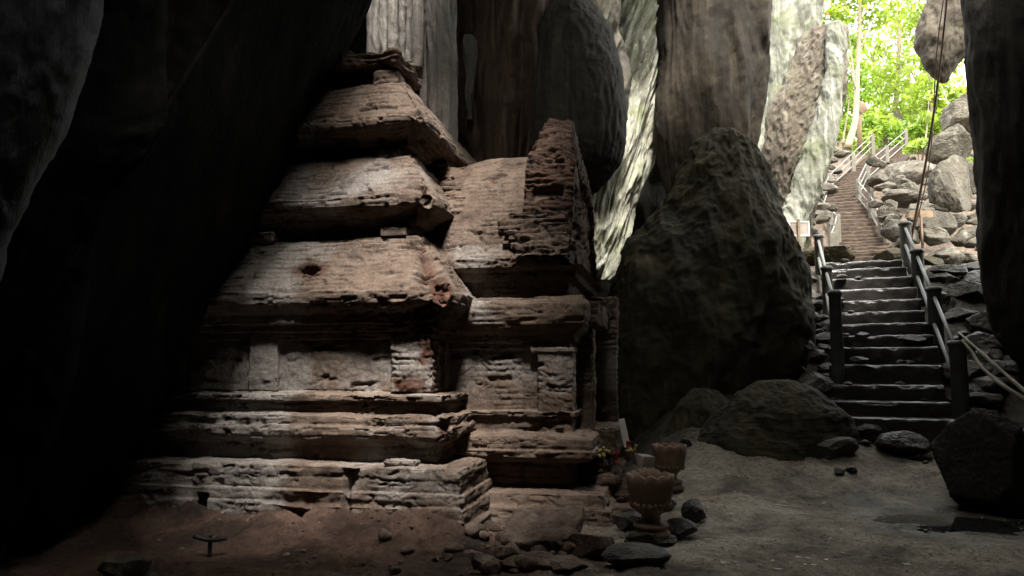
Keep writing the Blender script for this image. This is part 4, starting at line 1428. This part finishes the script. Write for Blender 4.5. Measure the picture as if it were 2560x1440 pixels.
rs = random.Random(5)
for i in range(130):
    k = rs.random()
    px = rs.gauss(1330, 150); py = rs.uniform(1330, 1440)
    if px < 820 or px > 1700: continue
    D = gD(py); p = P(px, py, D)
    w = rs.choice([.05, .07, .09, .12, .16, .20]) * rs.uniform(.7, 1.3)
    V, F = rock((p.x, p.y, gz1(p.x, p.y) - .25 * w * .6), (w, w * rs.uniform(.6, 1), w * rs.uniform(.4, .8)), 500 + i, 3, 10, 0.08)
    solid("stone", V, F, M["rubble"], "small broken stone in the rubble strewn before the porch", "stone", "small stones strewn before the porch")
for i in range(150):
    px = rs.uniform(330, 1260); py = rs.uniform(1310, 1440)
    D = gD(py); p = P(px, py, D)
    w = rs.choice([.02, .03, .03, .04, .05, .09]) * rs.uniform(.7, 1.3)
    V, F = rock((p.x, p.y, gz1(p.x, p.y) - .2 * w), (w, w * .8, w * .6), 600 + i, 2, 9, 0.08)
    solid("stone", V, F, M["rubble"], "tiny stone on the reddish soil below the plinth", "stone", "tiny stones on the reddish soil")

# dark rocks along the lower steps
for i, (px, py, D, w, h, lab) in enumerate([
        (2085, 1140, 9.6, .70, .36, "low wet dark rock left of the track to the steps"), (2250, 1130, 9.9, .75, .40, "low dark rock in the middle of the track to the steps"),
        (2165, 1095, 10.3, .5, .34, "dark rock below the lowest step"), (2310, 1065, 10.5, .7, .36, "flat wet rock at the right foot of the steps"), (2160, 1020, 10.6, .55, .25, "pale topped rock at the left foot of the steps"),
        (2050, 985, 10.9, .6, .5, "pointed dark rock against the left foot of the steps"), (2280, 855, 11.9, .55, .14, "wet stone lying on the right end of a step"), (2150, 905, 11.5, .3, .1, "small stone lying on a step"),
        (2155, 845, 11.95, .3, .12, "small stone near the left end of a step"), (2420, 945, 10.6, .6, .28, "dark rock right of the last post"), (2450, 1010, 10.0, .7, .3, "dark flat rock behind the black boulder"),
        (2010, 880, 11.9, .45, .3, "rounded grey rock on the bank left of the steps"), (2020, 815, 12.4, .4, .3, "grey rock higher on the bank left of the steps"), (2040, 760, 13.2, .45, .3, "rock beside the left railing"),
        (1990, 935, 11.4, .4, .25, "small dark rock on the bank above the low boulder"), (2380, 690, 13.6, 1.0, .35, "wet dark slab on the slope right of the railing"), (2430, 740, 12.8, 1.1, .5, "dark lump on the slope below the right wall"),
        (2560, 1130, 8.8, 1.0, .6, "dark rock at the right edge behind the black boulder"), (2540, 1225, 8.2, .5, .12, "wet flat stone at the right edge near the puddle"),
        (2480, 880, 11.3, 1.0, .5, "dark rock under the bare branches"), (1940, 965, 10.5, .5, .14, "crumbly ledge on top of the low brown boulder")]):
    scatter_rock(px, py, D, w, h, 700 + i, "dark_rock", lab, None, 5, dz=-1 if "step" in lab and "on" in lab.split() and "foot" not in lab or "end of a step" in lab else 0)

for i in range(75):
    px = rs.uniform(2300, 2560); py = rs.uniform(610, 1000)
    if px < 2290 + (py - 600) * 0.30: continue
    w = rs.uniform(.18, .75)
    scatter_rock(px, py, 12, w, w * rs.uniform(.45, .75), 1100 + i, "dark_rock", "dark wet rock on the slope right of the lower steps", "rocks on the slope right of the lower steps", 4)
for i in range(34):
    py = rs.uniform(700, 1080); px = 2060 - (py - 700) * 0.06 + rs.gauss(0, 22)
    w = rs.uniform(.15, .42)
    scatter_rock(px, py, 12, w, w * rs.uniform(.5, .8), 1200 + i, "dark_rock", "dark rock on the bank between the huge boulder and the steps", "rocks on the bank left of the lower steps", 4)
for i in range(26):
    px = rs.uniform(2060, 2380); py = rs.uniform(1000, 1180)
    w = rs.choice([.10, .16, .24, .38]) * rs.uniform(.7, 1.3)
    scatter_rock(px, py, 10, w, w * .5, 1250 + i, "dark_rock", "dark stone on the track below the lower steps", "stones on the track below the steps", 3)
for i in range(22):
    k = rs.randrange(1, len(lower)); a_ = lower[k]; sdv = rs.choice([-1, 1]) * rs.uniform(.15, .7)
    w = rs.uniform(.06, .24)
    V, F = rock((a_.x + sdv, a_.y + rs.uniform(.06, .25), a_.z - .02), (w, w * .7, w * .45), 1300 + i, 3, 10, 0.1)
    solid("stone", V, F, M["dark_rock"], "small wet stone lying on the lower steps", "stone", "small stones lying on the lower steps")

# boulder heap right of the upper steps
heap = [(2270, 470, 27, 2.3, 1.2, "huge rounded boulder on top of the heap"), (2075, 662, 16.4, 1.3, .75, "brown rounded boulder left of the step's top"), (2390, 535, 20, 1.4, 1.9, "tall tilted slab at the right of the heap"),
        (2330, 600, 19, 1.3, 1.0, "brown shaded boulder behind the wooden board"), (2235, 652, 16.6, .9, .55, "brown boulder right of the steps' top"), (2262, 520, 23.5, 1.6, .6, "broad pale boulder in the middle of the heap"),
        (2420, 480, 22, 1.3, 1.2, "pale boulder high at the right of the heap"), (2390, 400, 28, 2.0, 1.6, "grey outcrop behind the heap"), (2420, 330, 32, 3.0, 2.2, "grey rock face at the top right of the slope"),
        (2330, 640, 16.8, .6, .3, "dark rock with a pale top in front of the wooden board"), (2395, 600, 17.4, .9, .25, "flat slab below the tilted slab")]
for i, (px, py, D, w, h, lab) in enumerate(heap):
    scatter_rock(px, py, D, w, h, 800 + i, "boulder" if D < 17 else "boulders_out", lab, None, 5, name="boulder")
for i in range(110):
    px = rs.uniform(2170, 2450); py = rs.uniform(385, 640)
    D = 18 + (620 - py) / 215 * 11
    w = rs.uniform(.3, .9); h = w * rs.uniform(.5, .8)
    xl = 2150 + max(0, (py - 500)) * .6
    if px < xl + 30: continue
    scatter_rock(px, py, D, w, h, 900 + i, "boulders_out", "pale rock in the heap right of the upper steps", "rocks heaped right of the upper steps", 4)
for i in range(30):
    py = rs.uniform(380, 600); D = 19 + (600 - py) / 220 * 14
    px = rs.uniform(2010, 2060) + (600 - py) * 0.25
    w = rs.uniform(.25, .8)
    scatter_rock(px, py, D, w, w * .6, 1000 + i, "boulders_out", "brownish rock on the bank left of the upper steps", "rocks left of the upper steps", 3)

# ------------------------------------------------------------------ urns and offerings
def urn(px, py, D, w, label):
    p = P(px, py, D)
    z0 = p.z
    t = thing("lotus_urn", label, "urn", (p.x, p.y, z0), 0, "terracotta lotus urns")
    s = w / 0.42
    n = 96
    prof = [(0.0, 0.0), (0.17, 0.0), (0.175, 0.03), (0.15, 0.05), (0.15, 0.07), (0.165, 0.09), (0.155, 0.11), (0.10, 0.13), (0.085, 0.16), (0.09, 0.19), (0.12, 0.21), (0.13, 0.225)]
    V, F = lathe(prof, n)
    part("foot", V * s + np.array((p.x, p.y, z0)), F, M["terracotta"], t)
    prof = [(0.125, 0.222), (0.155, 0.25), (0.178, 0.29), (0.188, 0.33), (0.20, 0.40), (0.216, 0.47), (0.220, 0.52), (0.19, 0.53), (0.175, 0.50), (0.16, 0.45), (0.0, 0.45)]
    V, F = lathe(prof, n)
    th = np.arctan2(V[:, 1], V[:, 0])
    rad = np.hypot(V[:, 0], V[:, 1])
    pet = np.abs(np.cos(th * 5.5))
    outer = sstep(0.14, 0.19, rad)
    k = 1 + outer * (0.075 * pet ** 0.5 - 0.045)
    V[:, 0] *= k; V[:, 1] *= k
    V[:, 2] += outer * sstep(0.42, 0.53, V[:, 2]) * 0.035 * (pet ** 0.7)
    bowl = part("bowl", V * s + np.array((p.x, p.y, z0)), F, M["terracotta"], t)
    t0 = np.array(t.location)
    # lower ring of petals
    geos = []
    for j in range(22):
        a = j / 22 * 2 * math.pi + .2
        D_, F_ = ico(2)
        Vv = D_ * np.array([0.02, 0.027, 0.035])
        Vv = Vv + np.array([0.176, 0, 0.282])
        c_, s_ = math.cos(a), math.sin(a)
        Vv = Vv @ np.array([[c_, s_, 0], [-s_, c_, 0], [0, 0, 1]])
        geos.append((Vv, [F_]))
    V, F = join(geos)
    part("petal_ring", V * s + np.array((p.x, p.y, z0)) - t0, F, M["terracotta"], bowl, world=False)
    V, F = ico(3)
    V = V * np.array([0.165, 0.165, 0.04]) * s
    V[:, 2] += 0.015 * s * fbm(V * 30, 2)
    part("ash_filling", V + np.array((p.x, p.y, z0 + .46 * s)) - t0, [F], M["ground"], bowl, world=False)
    st = []
    r_ = random.Random(int(px))
    for j in range(26):
        a = r_.uniform(0, 6.28); q = r_.uniform(0, .13) * s
        b = Vector((p.x + q * math.cos(a), p.y + q * math.sin(a), z0 + .47 * s))
        e = b + Vector((r_.uniform(-.05, .05), r_.uniform(-.05, .05), r_.uniform(.03, .10))) * s
        st.append(tube([b, e], 0.0028, 5))
    V, F = join(st)
    o = part("incense_sticks", V, F, M["red"], t)
    o["label"] = "stubs of red incense sticks"
    return t


urn(1628, 1338, 7.05, .42, "terracotta lotus urn standing nearest on dark stones by the path")
urn(1675, 1222, 9.2, .40, "terracotta lotus urn standing behind the nearer urn")

p = P(1568, 1118, 8.9)
V, F = ebox((-0.04, -0.012, 0), (0.04, 0.012, 0.34), 0.05, 0.002, 6, 0.006, 1)
V, F = xf((V, F), tuple(p), R(15), (0, R(-12)))
solid("white_placard", V, F, M["white"], "narrow white placard leaning on the shrine's broken threshold", "placard")
def cloth(px, py, D, w, h, mat, lab, name, seed):
    p = P(px, py, D)
    nu, nv = 24, 30
    uu, vv = np.meshgrid(np.linspace(-.5, .5, nu), np.linspace(0, 1, nv))
    X = uu * w * (1 + .2 * np.sin(vv * 5 + seed)); Z = -vv * h
    Y = 0.03 * np.sin(uu * 14 + seed) + 0.02 * np.sin(vv * 9 + seed) - vv * .03
    Vt = np.stack([X, Y, Z], -1).reshape(-1, 3)
    Vb = Vt + np.array([0, .008, 0])
    f = gridfaces(nv, nu)
    n = len(Vt)
    return solid(name, np.concatenate([Vt, Vb]) + np.array(p), [f, f[:, ::-1] + n], M[mat], lab, "cloth")


cloth(1541, 1122, 8.62, .05, .14, "red", "strip of red cloth hanging on the broken threshold", "red_cloth", 1)
cloth(1571, 1102, 8.84, .05, .06, "red", "scrap of red cloth tied below the white placard", "red_cloth", 2.5)
def blossoms(px, py, D, w, mat, lab):
    p = P(px, py, D)
    r_ = np.random.default_rng(int(px))
    geos = []
    for j in range(14):
        d, f = ico(2)
        c_ = r_.normal(size=3) * np.array([w * .4, w * .3, w * .22])
        rad = w * r_.uniform(.16, .26)
        geos.append((d * rad * (1 + .25 * fbm(d * 4 + j, 2))[:, None] + c_, [f]))
    V, F = join(geos)
    return solid("flower_garland", V + np.array(p), F, M[mat], lab, "garland")


blossoms(1503, 1130, 8.5, .11, "yellow", "withered yellow garland on the threshold's upper edge")
blossoms(1577, 1125, 8.75, .10, "yellow", "small yellow flower bunch below the white placard")
blossoms(1600, 1182, 8.4, .09, "yellow", "yellow flower offering behind the front urn")
p = P(1608, 1165, 8.8)
V, F = ebox((-.10, -.08, 0), (.10, .08, .13), .03, .004, 8, .012, 2)
V, F = xf((V, F), tuple(p), R(35), (R(8), R(6)))
solid("offering_box", V, F, M["signface"], "small pale offering box leaning behind the front urn", "box")

# ------------------------------------------------------------------ puddle and small finds on the floor
n = 72
th = np.linspace(0, 2 * np.pi, n, endpoint=False)
rr = 1 + .22 * np.sin(2 * th + .6) + .12 * np.sin(5 * th) + .08 * np.sin(9 * th + 1)
rings = np.linspace(0.02, 1, 12)
V = np.stack([WET[0] + 1.15 * rings[:, None] * (rr * np.cos(th))[None], WET[1] + .80 * rings[:, None] * (rr * np.sin(th))[None], np.full((12, n), -0.004)], -1).reshape(-1, 3)
tag(link("puddle_water", make_mesh("puddle_water", V, [gridfaces(12, n, True)], M["water"])), "shallow dark puddle below the black boulder", "water", kind="structure")

# black cross shaped stake in the soil
p = P(524, 1390, gD(1390)); z = gz1(p.x, p.y)
t = thing("iron_stake", "black cross shaped stake standing in the reddish soil", "stake", (p.x, p.y, z))
V, F = ebox((p.x - .016, p.y - .012, z - .06), (p.x + .016, p.y + .012, z + .19), .02, .002, 9, .006)
part("upright", V, F, M["black"], t)
V, F = tube(resample([(p.x - .14, p.y - .016, z + .185), (p.x - .06, p.y - .016, z + .155), (p.x, p.y - .016, z + .15), (p.x + .07, p.y - .016, z + .15), (p.x + .14, p.y - .016, z + .165)], 12), .018, 8)
part("crossbar", V, F, M["black"], t)

p = P(1970, 1285, gD(1285))
V, F = tube([(p.x - .16, p.y + .03, gz1(p.x - .16, p.y) + .03), (p.x, p.y, gz1(p.x, p.y) + .035), (p.x + .14, p.y - .04, gz1(p.x + .14, p.y) + .03)], .009, 8)
solid("white_stick", V, F, M["paper"], "thin white stick lying on the sandy path", "stick")
rs = random.Random(9)
for i, (px, py) in enumerate([(1742, 1368), (1765, 1360), (1790, 1366)]):
    p = P(px, py, gD(py))
    pts_ = [(p.x + .04 * math.sin(k * .9 + i) + k * .012, p.y + .035 * k - .1 + .02 * math.cos(k * 1.3), gz1(p.x, p.y + .03 * k - .1) + .018) for k in range(7)]
    V, F = tube(resample(pts_, 22), .005, 6)
    solid("string_scrap", V, F, M["paper"], "curled scrap of pale string on the path in front of the urn", "string", "curled string scraps")
for i in range(110):
    px, py = rs.uniform(1700, 2330), rs.uniform(1215, 1438)
    if rs.random() < .3: px, py = rs.uniform(1560, 1800), rs.uniform(1230, 1300)
    p = P(px, py, gD(py)); z = gz1(p.x, p.y)
    s_ = rs.uniform(.012, .035)
    a = rs.uniform(0, 6.28)
    uu, vv = np.meshgrid(np.linspace(-1, 1, 7), np.linspace(-1, 1, 5))
    wdt = np.sqrt(np.maximum(0, 1 - uu ** 2)) * .5
    X = uu * s_; Y = vv * wdt * s_; Z = .008 + .25 * s_ * (uu * .4) ** 2 + .2 * s_ * np.abs(vv) * .5
    Vt = np.stack([X * math.cos(a) - Y * math.sin(a), X * math.sin(a) + Y * math.cos(a), Z], -1).reshape(-1, 3)
    f = gridfaces(5, 7)
    white = rs.random() < .45
    solid("litter_scrap" if white else "fallen_leaf", Vt + np.array((p.x, p.y, z + .004)), [f], M["paper" if white else "leafdry"],
          "tiny pale scrap of litter on the cave floor" if white else "dry brown leaf on the cave floor", "litter" if white else "leaf", "pale litter scraps on the floor" if white else "dry leaves on the floor")

rg_ = np.random.default_rng(31)
gm = 4200
gpx = rg_.uniform(1380, 2560, gm); gpy = 1190 + 250 * rg_.random(gm) ** 0.9
D_, F_ = ico(1)
vs_, fs_ = [], []
gD_ = np.array([gD(y_) for y_ in gpy])
gxx = np.array([P(a_, b_, c_).x for a_, b_, c_ in zip(gpx, gpy, gD_)])
ok_ = fbm(np.stack([gxx, gD_, 0 * gxx], 1) * 1.3 + 5, 3) > -0.15
gxx, gD_ = gxx[ok_], gD_[ok_]
gzz_ = ground_z(gxx, gD_)
sz_ = 0.003 + 0.010 * rg_.random(len(gxx)) ** 3
Vg = (D_[None] * (1 + 0.35 * rg_.normal(size=(len(gxx), len(D_), 1)).clip(-1, 1)) * sz_[:, None, None] * np.array([1.2, 1, .7]) + np.stack([gxx, gD_, gzz_ + sz_ * .2], 1)[:, None]).reshape(-1, 3)
Fg = (F_[None] + (np.arange(len(gxx)) * len(D_))[:, None, None]).reshape(-1, 3)
tag(link("gravel", make_mesh("gravel", Vg, [Fg], M["grit"], smooth=False)), "fine grit and pebbles scattered over the sandy path", "gravel", kind="stuff")

# bare branches lower right
for i, pts_ in enumerate([[(2397, 832, 10.6), (2440, 870, 10.3), (2490, 915, 10.0), (2570, 985, 9.6), (2640, 1040, 9.3)], [(2405, 850, 10.6), (2430, 880, 10.4), (2450, 915, 10.2), (2500, 960, 9.9), (2580, 1008, 9.6)]]):
    pp = resample([P(*q) for q in pts_], 26)
    V, F = tube(pp, np.linspace(.016, .03, 26), 8, wob=.25, seed=i)
    solid("bare_branch", V, F, M["branch"], ["upper pale bare branch leaning at the right edge", "lower pale bare branch leaning at the right edge"][i], "branch")

# ------------------------------------------------------------------ trees
def leaves(clumps, n_per, size, seed):
    r_ = np.random.default_rng(seed)
    cs = []
    for (c_, rad) in clumps:
        d = r_.normal(size=(n_per, 3)); d /= np.linalg.norm(d, axis=1)[:, None]
        q = np.array(c_) + d * (np.array(rad) * (r_.uniform(0.15, 1, n_per) ** .6)[:, None])
        cs.append(q)
    C_ = np.concatenate(cs)
    keep = fbm(C_ * 0.8 + seed, 3) > -0.02
    C_ = C_[keep]
    m = len(C_)
    nrm = r_.normal(size=(m, 3)) + np.array([0, -.2, .9]); nrm /= np.linalg.norm(nrm, axis=1)[:, None]
    a = np.cross(nrm, r_.normal(size=(m, 3))); a /= np.linalg.norm(a, axis=1)[:, None]
    b = np.cross(nrm, a)
    s = size * r_.uniform(.6, 1.3, m)[:, None]
    droop = np.array([0, 0, -.25])
    V = np.stack([C_ - a * s, C_ + b * s * .42 , C_ + a * s + droop * s, C_ - b * s * .42], 1).reshape(-1, 3)
    F = np.arange(m * 4).reshape(-1, 4)
    return V, [F]


def tree(base, path, r0, clumps, n_per, size, label, seed, leafmat="leaf", name="tree", cat="tree", group="trees outside the cave mouth", limbs=True):
    t = thing(name, label, cat, tuple(base), 0, group)
    pp = resample([base - Vector((0, 0, .4))] + path, 24)
    V, F = tube(pp, np.linspace(r0, r0 * .35, 24), 12, wob=.12, seed=seed)
    tr = part("trunk", V, F, M["bark"], t)
    if limbs:
        geos = []
        for i, (c_, rad) in enumerate(clumps):
            k = int(8 + (i * 5) % 14)
            a = pp[k]; e = np.array(c_)
            mid = (a + e) / 2 + np.array([0, 0, .25])
            q = resample([a, mid, e], 10)
            geos.append(tube(q, np.linspace(r0 * .3, r0 * .08, 10), 6))
        V, F = join(geos)
        part("limbs", V, F, M["bark"], t)
    V, F = leaves(clumps, n_per, size, seed)
    part("crown", V, F, M[leafmat], t, smooth=False)
    return t


def cl_(px, py, D, rx, rz=None):
    return (tuple(P(px, py, D)), (rx, rx, rz or rx * .7))


tree(P(2118, 350, 35), [P(2140, 300, 35), P(2143, 180, 35), P(2150, 60, 35), P(2152, -80, 35)], .17,
     [cl_(2110, -20, 35, 1.6), cl_(2190, 20, 35, 1.7), cl_(2140, -70, 35, 2.2), cl_(2090, 50, 34, 1.0)], 900, .17, "slender straight tree with pale trunk beside the round headed post", 1)
tree(P(2230, 370, 44), [P(2240, 250, 44), P(2250, 100, 44), P(2240, -60, 44)], .2,
     [cl_(2170, 130, 44, 1.8), cl_(2240, 90, 44, 2.2), cl_(2290, 170, 43, 2.0), cl_(2200, 210, 43, 1.8), cl_(2260, 260, 43, 1.8), cl_(2170, 290, 42, 1.5), cl_(2300, 60, 45, 1.8)], 800, .20, "leafy tree in the middle of the bright cave mouth", 2)
tree(P(2335, 380, 40), [P(2330, 260, 40), P(2320, 120, 40), P(2310, 0, 40)], .13,
     [cl_(2330, 60, 40, 1.6), cl_(2300, 0, 40, 1.7), cl_(2355, 150, 40, 1.2), cl_(2320, 230, 40, 1.3), cl_(2385, 300, 38, 1.2), cl_(2370, 250, 40, 1.1)], 800, .18, "leafy tree at the right of the bright cave mouth", 3)
tree(P(2100, 380, 42), [P(2102, 320, 42), P(2108, 200, 42), P(2110, 100, 42)], .11,
     [cl_(2110, 180, 42, 1.5), cl_(2090, 260, 42, 1.2), cl_(2135, 230, 42, 1.3), cl_(2120, 120, 42, 1.3), cl_(2095, 320, 41, 1.0)], 800, .17, "thin dark stemmed tree behind the leaning slab", 4, "leaf2")
tree(P(2280, 390, 56), [P(2275, 280, 56), P(2270, 100, 56)], .25,
     [cl_(2200, 160, 56, 3.0), cl_(2280, 200, 56, 3.0), cl_(2340, 230, 56, 2.6), cl_(2140, 220, 56, 2.6), cl_(2240, 290, 55, 2.4), cl_(2330, 310, 55, 2.2), cl_(2130, 310, 55, 2.0), cl_(2390, 320, 55, 1.8)], 900, .26, "broad pale green tree farthest beyond the cave mouth", 5)
tree(P(2395, 400, 48), [P(2390, 300, 48), P(2380, 180, 48)], .13,
     [cl_(2390, 260, 48, 1.3), cl_(2360, 330, 47, 1.2), cl_(2410, 350, 46, 1.2), cl_(2280, 330, 46, 1.2)], 500, .2, "sparse tree behind the hanging rock tooth", 6)
for i, (px, py, D, r_, lab) in enumerate([(2295, 385, 29, .55, "bright green shrub above the heap of boulders"), (2090, 335, 37, .7, "low bush at the foot of the slender tree"), (2400, 440, 24, .35, "small green shrub by the tilted slab"), (2220, 330, 41, .9, "light green bush at the top of the steps")]):
    b = P(px, py + 12, D)
    tree(b, [b + Vector((.02, 0, .3)), b + Vector((.05, 0, .6))], .03, [((b.x, b.y, b.z + .45), (r_, r_, r_ * .6)), ((b.x + .3, b.y, b.z + .6), (r_ * .7, r_ * .7, r_ * .5))], 260, .13, lab, 20 + i, "leaf", "shrub", "shrub", "shrubs outside the cave mouth", limbs=False)
rb = random.Random(21)
for i in range(14):
    px = 2080 + i * 24 + rb.uniform(-8, 8); D = rb.uniform(39, 50); py = rb.uniform(300, 345)
    b = P(px, py + 15, D)
    b.z = gz1(b.x, b.y)
    r_ = rb.uniform(.9, 1.5)
    tree(b, [b + Vector((.02, 0, .4)), b + Vector((.05, 0, .9))], .04, [((b.x, b.y, b.z + .8), (r_, r_, r_ * .8)), ((b.x + .5, b.y, b.z + 1.5), (r_ * .8, r_ * .8, r_ * .6))], 420, .17, "bright green bush on the hill crest under the trees", 50 + i, "leaf" if i % 3 else "leaf2", "bush", "bush", "bushes on the hill crest", limbs=False)
# thin saplings
for i, (pa, pb, lab) in enumerate([((2300, 400, 29), (2322, 250, 29), "thin leaning sapling left of the long pole"), ((2105, 340, 36), (2125, 220, 36), "thin dark sapling left of the slender tree")]):
    a, b = P(*pa), P(*pb)
    tree(a, [a.lerp(b, .5) + Vector((.1, 0, 0)), b], .045, [(tuple(b), (.5, .5, .35)), (tuple(a.lerp(b, .7)), (.4, .4, .3))], 120, .13, lab, 30 + i, "leaf", "sapling", "tree", "thin saplings", limbs=False)
